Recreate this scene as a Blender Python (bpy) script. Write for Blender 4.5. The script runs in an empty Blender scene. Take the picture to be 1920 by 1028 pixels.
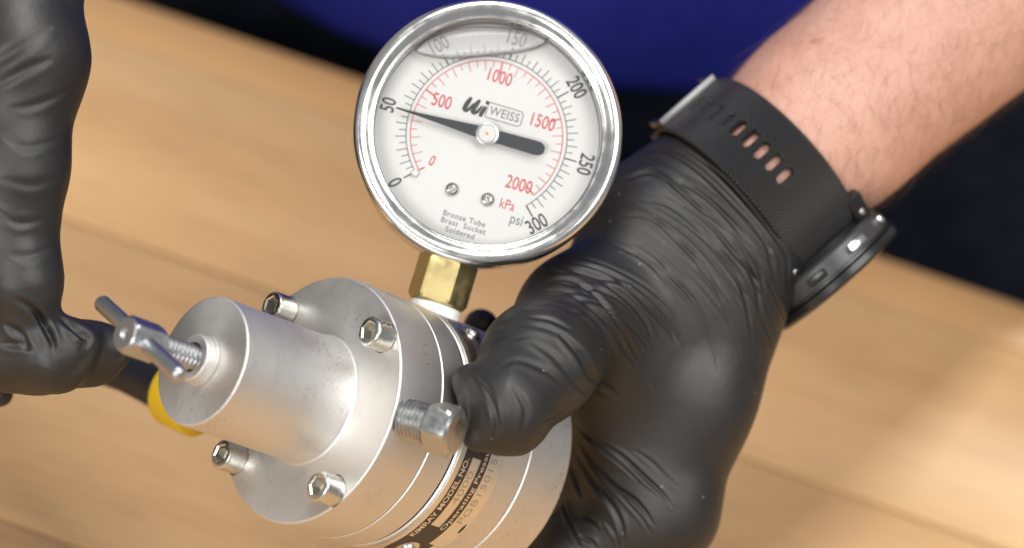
import bpy, bmesh, math, random
import numpy as np
from mathutils import Vector, Matrix

random.seed(7)
rng = np.random.default_rng(7)
scene = bpy.context.scene
COL = scene.collection
PI = math.pi
MM = 0.001

# ------------------------------------------------------------------ camera
CAM_H = 0.62
FPX = 5333.33
yaw, pitch, roll = (math.radians(a) for a in (-8.0, 38.0, 14.25))
CF = Vector((math.sin(yaw) * math.cos(pitch), math.cos(yaw) * math.cos(pitch), -math.sin(pitch)))
_r0 = Vector((math.cos(yaw), -math.sin(yaw), 0))
_u0 = _r0.cross(CF)
CR = _r0 * math.cos(roll) + _u0 * math.sin(roll)
CU = -_r0 * math.sin(roll) + _u0 * math.cos(roll)
CAM = Vector((0, 0, CAM_H))
cd = bpy.data.cameras.new('camera')
cam = bpy.data.objects.new('camera', cd)
COL.objects.link(cam)
M3 = Matrix((CR, CU, -CF)).transposed()
cam.matrix_world = Matrix.Translation(CAM) @ M3.to_4x4()
cd.lens = 100
cd.sensor_width = 36
cd.clip_start = 0.02
cd.clip_end = 60
cd.dof.use_dof = True
cd.dof.focus_distance = 0.735
cd.dof.aperture_fstop = 6.8
scene.camera = cam

# ------------------------------------------------------------------ world, lamps, exposure
w = bpy.data.worlds.new('World')
scene.world = w
w.use_nodes = True
bg = w.node_tree.nodes['Background']
bg.inputs[0].default_value = (0.93, 0.96, 1.0, 1)
bg.inputs[1].default_value = 0.30


def area_lamp(name, loc, target, size, size_y, power, colour):
    l = bpy.data.lights.new(name, 'AREA')
    l.shape = 'RECTANGLE'
    l.size = size
    l.size_y = size_y
    l.energy = power
    l.color = colour
    o = bpy.data.objects.new(name, l)
    COL.objects.link(o)
    o.location = loc
    o.rotation_euler = (Vector(target) - Vector(loc)).to_track_quat('-Z', 'Y').to_euler()
    return o


# ceiling panels above the bench, an added front fill, one ceiling lamp behind the person
area_lamp('ceiling_panel_lamp', (1.05, -0.05, 2.0), (-0.08, 0.62, 0.1), 1.5, 1.1, 33, (1.0, 0.985, 0.96))
area_lamp('overhead_panel_lamp', (-0.30, 0.52, 2.0), (-0.22, 0.62, 0.0), 0.75, 0.75, 21, (1.0, 0.985, 0.95))
area_lamp('front_fill_light', (-0.55, -1.15, 1.05), (-0.1, 0.62, 0.15), 1.0, 0.7, 23, (1.0, 0.985, 0.96))  # low fill light, added to brighten the dial and other camera-facing surfaces
area_lamp('rear_ceiling_lamp', (0.50, 2.55, 1.85), (0.05, 0.75, 0.0), 0.14, 0.14, 38, (1.0, 0.92, 0.76))

scene.view_settings.view_transform = 'Standard'
scene.view_settings.look = 'None'
scene.view_settings.exposure = 0.0
scene.view_settings.gamma = 1.0
scene.view_settings.use_curve_mapping = False
scene.render.engine = 'CYCLES'
scene.cycles.max_bounces = 10
scene.cycles.transparent_max_bounces = 12


# ------------------------------------------------------------------ helpers
def P(px, py, d):
    """point at depth d (m) seen at photo pixel px, py"""
    return CAM + (CR * ((px - 960) / FPX) + CU * ((514 - py) / FPX) + CF) * d


CRn, CUn, CFn, CAMn = (np.array(v) for v in (CR, CU, CF, CAM))


def to_px(v):
    rel = v - CAMn
    d = rel @ CFn
    return 960 + FPX * (rel @ CRn) / d, 514 - FPX * (rel @ CUn) / d, d


def camdir(x, y, z):
    return (CR * x + CU * y - CF * z).normalized()


def link(name, me, mat, parent=None):
    o = bpy.data.objects.new(name, me)
    COL.objects.link(o)
    if mat is not None:
        me.materials.clear()
        me.materials.append(mat)
    if parent is not None:
        o.parent = parent
    return o


def empty(name, mw):
    o = bpy.data.objects.new(name, None)
    o.empty_display_size = 0.02
    COL.objects.link(o)
    o.matrix_world = mw
    return o


def tag(o, label, cat, group=None):
    o['label'] = label
    o['category'] = cat
    if group:
        o['group'] = group
    return o


def mesh(name, verts, faces, smooth=True, angle=32):
    me = bpy.data.meshes.new(name)
    me.from_pydata([tuple(v) for v in verts], [], faces)
    me.validate()
    if smooth:
        me.shade_smooth()
        if angle:
            me.set_sharp_from_angle(angle=math.radians(angle))
    me.update()
    return me


def lathe_data(profile, n=96, close=False):
    """profile: list of (r or callable(theta), z); returns verts, faces round Z. r==0 makes a pole."""
    V, F, rings = [], [], []
    for r, z in profile:
        if not callable(r) and abs(r) < 1e-9:
            rings.append([len(V)])
            V.append((0, 0, z))
        else:
            ids = []
            for i in range(n):
                th = 2 * PI * i / n
                rr = r(th) if callable(r) else r
                ids.append(len(V))
                V.append((rr * math.cos(th), rr * math.sin(th), z))
            rings.append(ids)
    pairs = list(zip(rings[:-1], rings[1:]))
    if close:
        pairs.append((rings[-1], rings[0]))
    for a, b in pairs:
        if len(a) == 1 and len(b) == 1:
            continue
        for i in range(n):
            j = (i + 1) % n
            if len(a) == 1:
                F.append((a[0], b[j], b[i]))
            elif len(b) == 1:
                F.append((a[i], a[j], b[0]))
            else:
                F.append((a[i], a[j], b[j], b[i]))
    return V, F


def fix_normals(me):
    bm = bmesh.new()
    bm.from_mesh(me)
    bmesh.ops.recalc_face_normals(bm, faces=bm.faces)
    bm.to_mesh(me)
    bm.free()
    return me


def lathe(name, profile, mat, parent=None, n=96, close=False, angle=32, xf=None):
    V, F = lathe_data(profile, n, close)
    if xf is not None:
        V = [xf @ Vector(v) for v in V]
    me = mesh(name, V, F, True, None)
    fix_normals(me)
    me.shade_smooth()
    me.set_sharp_from_angle(angle=math.radians(angle))
    return link(name, me, mat, parent)


def hexr(af, rot=0.0, rnd=0.0):
    """radius of a hexagon with inradius af at angle th"""
    def f(th):
        a = (th - rot) % (PI / 3) - PI / 6
        return (af / math.cos(a)) * (1 - rnd) + af * rnd * 1.07
    return f


def frame(z, x_hint, loc):
    z = Vector(z).normalized()
    x = Vector(x_hint)
    x = (x - z * x.dot(z)).normalized()
    y = z.cross(x)
    return Matrix.Translation(loc) @ Matrix((x, y, z)).transposed().to_4x4()


def box_data(x0, x1, y0, y1, z0, z1, b=0.0):
    bm = bmesh.new()
    bmesh.ops.create_cube(bm, size=1)
    for v in bm.verts:
        v.co = Vector(((x0 + x1) / 2 + v.co.x * (x1 - x0), (y0 + y1) / 2 + v.co.y * (y1 - y0), (z0 + z1) / 2 + v.co.z * (z1 - z0)))
    if b > 0:
        bmesh.ops.bevel(bm, geom=list(bm.edges), offset=b, segments=2, affect='EDGES', profile=0.5)
    return bm


def box(name, x0, x1, y0, y1, z0, z1, mat, parent=None, b=0.0, xf=None):
    bm = box_data(x0, x1, y0, y1, z0, z1, b)
    if xf is not None:
        bm.transform(xf)
    me = bpy.data.meshes.new(name)
    bm.to_mesh(me)
    bm.free()
    me.shade_smooth()
    me.set_sharp_from_angle(angle=math.radians(40))
    return link(name, me, mat, parent)


def text_data(s, size, bold=0.0, align='CENTER', spacing=1.0, sx=1.0, shear=0.0):
    c = bpy.data.curves.new('lettering', 'FONT')
    c.body = s
    c.size = 1.0
    c.align_x = align
    c.align_y = 'CENTER'
    c.offset = bold
    c.space_character = spacing
    c.shear = shear
    c.resolution_u = 4
    o = bpy.data.objects.new('lettering', c)
    COL.objects.link(o)
    dg = bpy.context.evaluated_depsgraph_get()
    m = o.evaluated_get(dg).to_mesh()
    V = [(v.co.x * size * sx, v.co.y * size) for v in m.vertices]
    F = [tuple(p.vertices) for p in m.polygons]
    o.evaluated_get(dg).to_mesh_clear()
    bpy.data.objects.remove(o)
    bpy.data.curves.remove(c)
    return V, F


class Flat:
    """collects flat print (polygons in x, y) and builds it as one thin mesh"""
    def __init__(self):
        self.V, self.F = [], []

    def add(self, V, F, at=(0, 0), rot=0.0):
        c, s = math.cos(rot), math.sin(rot)
        k = len(self.V)
        self.V += [(at[0] + c * x - s * y, at[1] + s * x + c * y) for x, y in V]
        self.F += [tuple(i + k for i in f) for f in F]

    def poly(self, pts):
        k = len(self.V)
        self.V += list(pts)
        self.F.append(tuple(range(k, k + len(pts))))

    def line(self, a, b, wd):
        dx, dy = b[0] - a[0], b[1] - a[1]
        L = math.hypot(dx, dy) or 1
        nx, ny = -dy / L * wd / 2, dx / L * wd / 2
        self.poly([(a[0] + nx, a[1] + ny), (a[0] - nx, a[1] - ny), (b[0] - nx, b[1] - ny), (b[0] + nx, b[1] + ny)])

    def build(self, name, mat, parent, f):
        return link(name, mesh(name, [f(x, y) for x, y in self.V], self.F, False), mat, parent)


def spline(pts, n=24):
    pts = np.array(pts, float)
    if len(pts) == 2:
        t = np.linspace(0, 1, n)[:, None]
        return pts[0] * (1 - t) + pts[1] * t
    ext = np.vstack([2 * pts[0] - pts[1], pts, 2 * pts[-1] - pts[-2]])
    out = []
    seg = len(pts) - 1
    for u in np.linspace(0, seg, n):
        i = min(int(u), seg - 1)
        t = u - i
        p0, p1, p2, p3 = ext[i:i + 4]
        out.append(0.5 * ((2 * p1) + (-p0 + p2) * t + (2 * p0 - 5 * p1 + 4 * p2 - p3) * t * t + (-p0 + 3 * p1 - 3 * p2 + p3) * t ** 3))
    return np.array(out)


# ------------------------------------------------------------------ materials
def new_mat(name):
    m = bpy.data.materials.new(name)
    m.use_nodes = True
    nt = m.node_tree
    return m, nt, nt.nodes['Principled BSDF']


def N(nt, kind, **kw):
    n = nt.nodes.new(kind)
    for k, v in kw.items():
        if k in n.inputs:
            n.inputs[k].default_value = v
        else:
            setattr(n, k, v)
    return n


def ramp(nt, src, stops):
    r = nt.nodes.new('ShaderNodeValToRGB')
    e = r.color_ramp.elements
    while len(e) < len(stops):
        e.new(0.5)
    for k, (p, c) in enumerate(stops):
        e[k].position = p
        e[k].color = c if len(c) == 4 else (*c, 1)
    nt.links.new(src, r.inputs[0])
    return r


def g3(v):
    return (v, v, v, 1)


def plain(name, col, rough=0.5, metal=0.0, spec=0.5, bump=0.0, bscale=400.0, var=0.0):
    m, nt, b = new_mat(name)
    b.inputs['Base Color'].default_value = (*col, 1)
    b.inputs['Roughness'].default_value = rough
    b.inputs['Metallic'].default_value = metal
    b.inputs['Specular IOR Level'].default_value = spec
    if bump or var:
        tc = N(nt, 'ShaderNodeTexCoord')
        nz = N(nt, 'ShaderNodeTexNoise', Scale=bscale, Detail=5.0)
        nt.links.new(tc.outputs['Object'], nz.inputs['Vector'])
        if bump:
            bp = N(nt, 'ShaderNodeBump', Strength=bump, Distance=0.0003)
            nt.links.new(nz.outputs[0], bp.inputs['Height'])
            nt.links.new(bp.outputs[0], b.inputs['Normal'])
        if var:
            r = ramp(nt, nz.outputs[0], [(0.3, g3(max(rough - var, 0.02))), (0.7, g3(rough + var))])
            nt.links.new(r.outputs[0], b.inputs['Roughness'])
    return m


def turned_metal(name, col, rough, aniso=0.6, dirt=0.5, ring=900.0, ringamt=0.20):
    """machined aluminium: circular lay, dull patches and dark specks"""
    m, nt, b = new_mat(name)
    L = nt.links.new
    tc = N(nt, 'ShaderNodeTexCoord')
    b.inputs['Metallic'].default_value = 1.0
    b.inputs['Anisotropic'].default_value = aniso
    tg = N(nt, 'ShaderNodeTangent')
    tg.direction_type = 'RADIAL'
    tg.axis = 'Z'
    L(tg.outputs[0], b.inputs['Tangent'])
    blot = N(nt, 'ShaderNodeTexNoise', Scale=70.0, Detail=6.0, Roughness=0.6)
    L(tc.outputs['Object'], blot.inputs['Vector'])
    rr = ramp(nt, blot.outputs[0], [(0.3, g3(rough - 0.03)), (0.72, g3(rough + 0.05))])
    L(rr.outputs[0], b.inputs['Roughness'])
    # specks and smears of grime, gathered in patches
    sp = N(nt, 'ShaderNodeTexNoise', Scale=900.0, Detail=3.0, Roughness=0.7)
    L(tc.outputs['Object'], sp.inputs['Vector'])
    spr = ramp(nt, sp.outputs[0], [(0.56, g3(0)), (0.67, g3(1))])
    pt = N(nt, 'ShaderNodeTexNoise', Scale=55.0, Detail=4.0, Roughness=0.6)
    L(tc.outputs['Object'], pt.inputs['Vector'])
    ptr = ramp(nt, pt.outputs[0], [(0.47, g3(0)), (0.64, g3(1))])
    mul = N(nt, 'ShaderNodeMath', operation='MULTIPLY')
    L(spr.outputs[0], mul.inputs[0])
    L(ptr.outputs[0], mul.inputs[1])
    sm = N(nt, 'ShaderNodeMath', operation='MULTIPLY')
    L(ptr.outputs[0], sm.inputs[0])
    sm.inputs[1].default_value = 0.10
    ad = N(nt, 'ShaderNodeMath', operation='ADD')
    L(mul.outputs[0], ad.inputs[0])
    L(sm.outputs[0], ad.inputs[1])
    dm = N(nt, 'ShaderNodeMath', operation='MULTIPLY')
    L(ad.outputs[0], dm.inputs[0])
    dm.inputs[1].default_value = dirt
    mix = N(nt, 'ShaderNodeMix', data_type='RGBA')
    L(dm.outputs[0], mix.inputs['Factor'])
    mix.inputs[6].default_value = (*col, 1)
    mix.inputs[7].default_value = (0.20, 0.16, 0.12, 1)
    L(mix.outputs[2], b.inputs['Base Color'])
    # faint turning marks
    sx = N(nt, 'ShaderNodeSeparateXYZ')
    L(tc.outputs['Object'], sx.inputs[0])
    xx = N(nt, 'ShaderNodeMath', operation='MULTIPLY')
    L(sx.outputs[0], xx.inputs[0]); L(sx.outputs[0], xx.inputs[1])
    yy = N(nt, 'ShaderNodeMath', operation='MULTIPLY_ADD')
    L(sx.outputs[1], yy.inputs[0]); L(sx.outputs[1], yy.inputs[1]); L(xx.outputs[0], yy.inputs[2])
    rad = N(nt, 'ShaderNodeMath', operation='SQRT')
    L(yy.outputs[0], rad.inputs[0])
    s2 = N(nt, 'ShaderNodeMath', operation='ADD')
    L(rad.outputs[0], s2.inputs[0]); L(sx.outputs[2], s2.inputs[1])
    n1 = N(nt, 'ShaderNodeTexNoise', noise_dimensions='1D', Scale=ring * 4, Detail=3.0)
    L(s2.outputs[0], n1.inputs['W'])
    bp = N(nt, 'ShaderNodeBump', Strength=ringamt, Distance=0.0002)
    L(n1.outputs[0], bp.inputs['Height'])
    bp2 = N(nt, 'ShaderNodeBump', Strength=0.12, Distance=0.0002)
    L(sp.outputs[0], bp2.inputs['Height'])
    L(bp.outputs[0], bp2.inputs['Normal'])
    L(bp2.outputs[0], b.inputs['Normal'])
    return m


M_ALU = turned_metal('machined_aluminium', (0.73, 0.715, 0.69), 0.48, 0.5, 0.42)
M_ALU_END = turned_metal('machined_aluminium_end', (0.73, 0.715, 0.69), 0.48, 0.45, 0.62)
M_STEEL = plain('zinc_plated_steel', (0.66, 0.65, 0.60), 0.27, 1.0, bump=0.12, bscale=700, var=0.07)
M_STEEL_DULL = plain('dull_plug_steel', (0.50, 0.505, 0.49), 0.36, 1.0, bump=0.2, bscale=500, var=0.1)
M_TBAR = plain('satin_steel_rod', (0.46, 0.465, 0.48), 0.37, 1.0, bump=0.08, bscale=900, var=0.06)
M_SOCKET = plain('darker_socket_steel', (0.52, 0.49, 0.43), 0.4, 1.0, bump=0.3, bscale=900)  # recess metal, darker than the screw head
M_BROWN_RING = plain('brown_ring', (0.16, 0.12, 0.09), 0.7)
M_BEZEL = plain('polished_stainless', (0.80, 0.785, 0.76), 0.19, 1.0, bump=0.05, bscale=300, var=0.06)
M_CASE = plain('brushed_case_steel', (0.55, 0.55, 0.54), 0.3, 1.0)
M_BRASS = plain('dull_brass', (0.56, 0.455, 0.22), 0.52, 1.0, bump=0.4, bscale=300, var=0.12)
M_TAPE = plain('white_thread_tape', (0.86, 0.86, 0.84), 0.5, 0.0, bump=0.4, bscale=600)
M_DIAL = plain('dial_enamel', (0.86, 0.85, 0.83), 0.55, 0.0, spec=0.3)
M_RING = plain('dull_inner_ring', (0.30, 0.30, 0.30), 0.7)
M_INK = plain('black_ink', (0.065, 0.066, 0.07), 0.6)
M_INK_GREY = plain('grey_ink', (0.22, 0.22, 0.23), 0.6)
M_INK_RED = plain('red_ink', (0.72, 0.13, 0.125), 0.6)
M_NEEDLE = plain('needle_paint', (0.035, 0.038, 0.045), 0.45, bump=0.2, bscale=800)
M_HUB = plain('white_hub', (0.82, 0.81, 0.78), 0.4)
M_BRASS_DOT = plain('copper_pin', (0.75, 0.42, 0.16), 0.35, 1.0)
M_PLATE = plain('nameplate_metal', (0.78, 0.75, 0.69), 0.36, 1.0, bump=0.12, bscale=500, var=0.06)
M_PRINT = plain('nameplate_print', (0.045, 0.030, 0.020), 0.45)
M_STAMP = plain('stamped_digits', (0.50, 0.46, 0.40), 0.5, 1.0)
M_GROOVE = plain('dark_gasket', (0.02, 0.02, 0.02), 0.7)
M_RUBBER = plain('watch_rubber', (0.018, 0.018, 0.02), 0.42)
M_WCASE = plain('watch_case_polymer', (0.012, 0.012, 0.013), 0.28)
M_WGREY = plain('watch_grey_case', (0.07, 0.071, 0.073), 0.38, 0.5)
M_WTRIM = plain('watch_dark_trim', (0.10, 0.10, 0.10), 0.35, 1.0)
M_BUCKLE = plain('buckle_steel', (0.24, 0.24, 0.24), 0.45, 1.0)
M_WSTEEL = plain('watch_steel', (0.75, 0.75, 0.75), 0.18, 1.0)
M_YELLOW = plain('yellow_plastic', (0.66, 0.44, 0.01), 0.38)
M_TOOL = plain('navy_black_grip', (0.005, 0.007, 0.014), 0.38)
M_TOOL_SHAFT = plain('dark_shaft', (0.05, 0.035, 0.025), 0.4)
M_FLOOR = plain('dark_floor', (0.035, 0.033, 0.032), 0.6, var=0.1, bscale=6)


def glass_mat(name, tint, gloss_rough, strength):
    m = bpy.data.materials.new(name)
    m.use_nodes = True
    nt = m.node_tree
    nt.nodes.remove(nt.nodes['Principled BSDF'])
    out = nt.nodes['Material Output']
    tr = N(nt, 'ShaderNodeBsdfTransparent')
    tr.inputs[0].default_value = (*tint, 1)
    gl = N(nt, 'ShaderNodeBsdfGlossy')
    gl.inputs['Roughness'].default_value = gloss_rough
    fr = N(nt, 'ShaderNodeFresnel', IOR=1.5)
    mu = N(nt, 'ShaderNodeMath', operation='MULTIPLY')
    nt.links.new(fr.outputs[0], mu.inputs[0])
    mu.inputs[1].default_value = strength
    mx = N(nt, 'ShaderNodeMixShader')
    nt.links.new(mu.outputs[0], mx.inputs[0])
    nt.links.new(tr.outputs[0], mx.inputs[1])
    nt.links.new(gl.outputs[0], mx.inputs[2])
    nt.links.new(mx.outputs[0], out.inputs[0])
    return m


M_GLASS = glass_mat('gauge_window_glass', (0.985, 0.985, 0.985), 0.04, 1.0)
M_BUBBLE = glass_mat('bubble_surface', (0.985, 0.985, 0.99), 0.15, 1.0)
_nt = M_BUBBLE.node_tree
_out = _nt.nodes['Material Output']
_src = _out.inputs[0].links[0].from_socket
_df = N(_nt, 'ShaderNodeBsdfDiffuse')
_df.inputs[0].default_value = (0.96, 0.96, 0.96, 1)
_mx = N(_nt, 'ShaderNodeMixShader')
_mx.inputs[0].default_value = 0.20  # white mixed into the colour to stand for the bubble's highlight
_nt.links.new(_src, _mx.inputs[1])
_nt.links.new(_df.outputs[0], _mx.inputs[2])
_nt.links.new(_mx.outputs[0], _out.inputs[0])


def glove_mat():
    m, nt, b = new_mat('black_nitrile')
    L = nt.links.new
    tc = N(nt, 'ShaderNodeTexCoord')
    n1 = N(nt, 'ShaderNodeTexNoise', Scale=45.0, Detail=5.0, Roughness=0.55)
    L(tc.outputs['Object'], n1.inputs['Vector'])
    r1 = ramp(nt, n1.outputs[0], [(0.3, g3(0.46)), (0.75, g3(0.60))])
    L(r1.outputs[0], b.inputs['Roughness'])
    # pale dust specks and rubbed streaks
    vo = N(nt, 'ShaderNodeTexVoronoi', Scale=190.0)
    L(tc.outputs['Object'], vo.inputs['Vector'])
    vr = ramp(nt, vo.outputs['Distance'], [(0.035, g3(1)), (0.06, g3(0))])
    gate = N(nt, 'ShaderNodeMath', operation='GREATER_THAN')
    sc = N(nt, 'ShaderNodeSeparateColor')
    L(vo.outputs['Color'], sc.inputs[0])
    L(sc.outputs[0], gate.inputs[0])
    gate.inputs[1].default_value = 0.60
    mu = N(nt, 'ShaderNodeMath', operation='MULTIPLY')
    L(vr.outputs[0], mu.inputs[0]); L(gate.outputs[0], mu.inputs[1])
    n2 = N(nt, 'ShaderNodeTexNoise', Scale=28.0, Detail=8.0, Roughness=0.75)
    L(tc.outputs['Object'], n2.inputs['Vector'])
    r2 = ramp(nt, n2.outputs[0], [(0.55, g3(0)), (0.8, g3(0.10))])
    ad = N(nt, 'ShaderNodeMath', operation='MAXIMUM')
    L(mu.outputs[0], ad.inputs[0]); L(r2.outputs[0], ad.inputs[1])
    mix = N(nt, 'ShaderNodeMix', data_type='RGBA')
    L(ad.outputs[0], mix.inputs['Factor'])
    mix.inputs[6].default_value = (0.0068, 0.0063, 0.0064, 1)
    mix.inputs[7].default_value = (0.22, 0.20, 0.18, 1)
    L(mix.outputs[2], b.inputs['Base Color'])
    n3 = N(nt, 'ShaderNodeTexNoise', Scale=420.0, Detail=4.0, Roughness=0.6)
    L(tc.outputs['Object'], n3.inputs['Vector'])
    bp = N(nt, 'ShaderNodeBump', Strength=0.30, Distance=0.0003)
    L(n3.outputs[0], bp.inputs['Height'])
    L(bp.outputs[0], b.inputs['Normal'])
    b.inputs['Specular IOR Level'].default_value = 0.72
    return m


M_GLOVE = glove_mat()


def skin_mat():
    m, nt, b = new_mat('skin')
    L = nt.links.new
    tc = N(nt, 'ShaderNodeTexCoord')
    n1 = N(nt, 'ShaderNodeTexNoise', Scale=60.0, Detail=6.0, Roughness=0.62)
    L(tc.outputs['Object'], n1.inputs['Vector'])
    r1 = ramp(nt, n1.outputs[0], [(0.3, (0.50, 0.258, 0.190)), (0.5, (0.545, 0.296, 0.220)), (0.72, (0.575, 0.328, 0.248))])
    vo = N(nt, 'ShaderNodeTexVoronoi', Scale=70.0)
    L(tc.outputs['Object'], vo.inputs['Vector'])
    vr = ramp(nt, vo.outputs['Distance'], [(0.05, g3(0.55)), (0.10, g3(0))])
    gate = N(nt, 'ShaderNodeMath', operation='GREATER_THAN')
    sc = N(nt, 'ShaderNodeSeparateColor')
    L(vo.outputs['Color'], sc.inputs[0]); L(sc.outputs[0], gate.inputs[0])
    gate.inputs[1].default_value = 0.94
    mu = N(nt, 'ShaderNodeMath', operation='MULTIPLY')
    L(vr.outputs[0], mu.inputs[0]); L(gate.outputs[0], mu.inputs[1])
    mix = N(nt, 'ShaderNodeMix', data_type='RGBA')
    L(mu.outputs[0], mix.inputs['Factor'])
    L(r1.outputs[0], mix.inputs[6])
    mix.inputs[7].default_value = (0.30, 0.12, 0.07, 1)
    L(mix.outputs[2], b.inputs['Base Color'])
    b.inputs['Roughness'].default_value = 0.48
    b.inputs['Subsurface Weight'].default_value = 0.12
    b.inputs['Subsurface Radius'].default_value = (0.010, 0.004, 0.002)
    b.inputs['Subsurface Scale'].default_value = 0.4
    v2 = N(nt, 'ShaderNodeTexVoronoi', Scale=900.0)
    L(tc.outputs['Object'], v2.inputs['Vector'])
    n3 = N(nt, 'ShaderNodeTexNoise', Scale=260.0, Detail=5.0)
    L(tc.outputs['Object'], n3.inputs['Vector'])
    a = N(nt, 'ShaderNodeMath', operation='MULTIPLY_ADD')
    L(v2.outputs['Distance'], a.inputs[0]); a.inputs[1].default_value = 0.5; L(n3.outputs[0], a.inputs[2])
    bp = N(nt, 'ShaderNodeBump', Strength=0.35, Distance=0.0006)
    L(a.outputs[0], bp.inputs['Height'])
    L(bp.outputs[0], b.inputs['Normal'])
    return m


M_SKIN = skin_mat()
M_HAIR = plain('arm_hair', (0.15, 0.075, 0.04), 0.5)


def cloth_mat(name, col, col2, scale):
    m, nt, b = new_mat(name)
    L = nt.links.new
    tc = N(nt, 'ShaderNodeTexCoord')
    n1 = N(nt, 'ShaderNodeTexNoise', Scale=scale, Detail=6.0, Roughness=0.6)
    L(tc.outputs['Object'], n1.inputs['Vector'])
    r = ramp(nt, n1.outputs[0], [(0.35, col), (0.7, col2)])
    L(r.outputs[0], b.inputs['Base Color'])
    b.inputs['Roughness'].default_value = 0.85
    b.inputs['Specular IOR Level'].default_value = 0.15
    wv = N(nt, 'ShaderNodeTexNoise', Scale=1500.0)
    L(tc.outputs['Object'], wv.inputs['Vector'])
    bp = N(nt, 'ShaderNodeBump', Strength=0.3, Distance=0.0005)
    L(wv.outputs[0], bp.inputs['Height'])
    L(bp.outputs[0], b.inputs['Normal'])
    return m


M_SHIRT = cloth_mat('blue_knit', (0.014, 0.020, 0.225), (0.019, 0.026, 0.280), 40)
M_JEANS = cloth_mat('dark_denim', (0.006, 0.008, 0.014), (0.012, 0.016, 0.028), 60)


def wood_mat():
    m, nt, b = new_mat('oiled_beech')
    L = nt.links.new
    tc = N(nt, 'ShaderNodeTexCoord')
    oi = N(nt, 'ShaderNodeObjectInfo')
    mp = N(nt, 'ShaderNodeMapping')
    mp.inputs['Scale'].default_value = (1.6, 26.0, 26.0)
    L(tc.outputs['Object'], mp.inputs['Vector'])
    off = N(nt, 'ShaderNodeVectorMath', operation='ADD')
    L(mp.outputs[0], off.inputs[0])
    cb = N(nt, 'ShaderNodeCombineXYZ')
    mm = N(nt, 'ShaderNodeMath', operation='MULTIPLY')
    L(oi.outputs['Random'], mm.inputs[0]); mm.inputs[1].default_value = 37.0
    L(mm.outputs[0], cb.inputs[0])
    L(cb.outputs[0], off.inputs[1])
    n1 = N(nt, 'ShaderNodeTexNoise', Scale=1.0, Detail=6.0, Roughness=0.6, Distortion=0.6)
    L(off.outputs[0], n1.inputs['Vector'])
    r1 = ramp(nt, n1.outputs[0], [(0.28, (0.535, 0.308, 0.140)), (0.5, (0.605, 0.368, 0.174)), (0.75, (0.66, 0.424, 0.212))])
    n2 = N(nt, 'ShaderNodeTexNoise', Scale=5.0, Detail=3.0)
    L(tc.outputs['Object'], n2.inputs['Vector'])
    r2 = ramp(nt, n2.outputs[0], [(0.35, g3(0.90)), (0.65, g3(1.06))])
    mx = N(nt, 'ShaderNodeMix', data_type='RGBA', blend_type='MULTIPLY')
    mx.inputs['Factor'].default_value = 1.0
    L(r1.outputs[0], mx.inputs[6]); L(r2.outputs[0], mx.inputs[7])
    # fine pores
    mp2 = N(nt, 'ShaderNodeMapping')
    mp2.inputs['Scale'].default_value = (40.0, 700.0, 700.0)
    L(tc.outputs['Object'], mp2.inputs['Vector'])
    n3 = N(nt, 'ShaderNodeTexNoise', Scale=1.0, Detail=3.0)
    L(mp2.outputs[0], n3.inputs['Vector'])
    r3 = ramp(nt, n3.outputs[0], [(0.38, g3(0.80)), (0.52, g3(1.0))])
    mx2 = N(nt, 'ShaderNodeMix', data_type='RGBA', blend_type='MULTIPLY')
    mx2.inputs['Factor'].default_value = 0.6
    L(mx.outputs[2], mx2.inputs[6]); L(r3.outputs[0], mx2.inputs[7])
    hv = N(nt, 'ShaderNodeHueSaturation')
    L(mx2.outputs[2], hv.inputs['Color'])
    rv = N(nt, 'ShaderNodeMapRange')
    L(oi.outputs['Random'], rv.inputs[0])
    rv.inputs[3].default_value = 0.93
    rv.inputs[4].default_value = 1.05
    L(rv.outputs[0], hv.inputs['Value'])
    L(hv.outputs[0], b.inputs['Base Color'])
    b.inputs['Roughness'].default_value = 0.42
    b.inputs['Specular IOR Level'].default_value = 0.35
    return m


M_WOOD = wood_mat()
M_WOOD_EDGE = plain('beech_edge', (0.50, 0.285, 0.125), 0.45, bscale=30, var=0.08)

# ------------------------------------------------------------------ setting: floor and table
bm = bmesh.new()
bmesh.ops.create_grid(bm, x_segments=1, y_segments=1, size=6)
me = bpy.data.meshes.new('floor')
bm.to_mesh(me)
bm.free()
fl = link('floor', me, M_FLOOR)
fl.location = (0, 0, -0.80)
fl['kind'] = 'structure'

table = empty('table', Matrix.Translation((-0.1, 0.3, -0.80)))
tag(table, 'light brown wooden plank table under the hands and the metal regulator', 'table')


def to_table(o):
    o.parent = table
    o.matrix_parent_inverse = Matrix.Translation((0.1, -0.3, 0.80))
    return o


TX0, TX1 = -1.25, 1.05
seams = [-0.32, -0.17, -0.02, 0.13, 0.285, 0.44, 0.590, 0.733, 0.841]
for y0, y1 in zip(seams[:-1], seams[1:]):
    o = box('plank', TX0, TX1, y0 + 0.0007, y1 - 0.0007, -0.028, 0, M_WOOD, None, 0.0007)
    to_table(o)
to_table(box('edge_strip', TX0, TX1, 0.8414, 0.869, -0.028, -0.0002, M_WOOD_EDGE, None, 0.0015))
to_table(box('underframe', TX0 + 0.05, TX1 - 0.05, -0.28, 0.82, -0.09, -0.029, M_WOOD_EDGE, None, 0.002))
for x in (TX0 + 0.1, TX1 - 0.1):
    for y in (-0.24, 0.78):
        to_table(box('leg', x - 0.035, x + 0.035, y - 0.035, y + 0.035, -0.799, -0.091, M_WOOD_EDGE, None, 0.003))

# ------------------------------------------------------------------ pressure regulator (local Z = towards the T handle)
AX = camdir(0.680, -0.289, -0.674)          # front -> back along the body
RX = camdir(0.39, 0.92, 0.0)
REG_MW = frame(-AX, RX, P(581, 749, 0.735))
REG_INV = REG_MW.inverted()
reg = empty('pressure_regulator', REG_MW)
tag(reg, 'silver aluminium pressure regulator with dial gauge and T handle held in gloved hand', 'regulator')

R = 33.1 * MM


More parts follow.
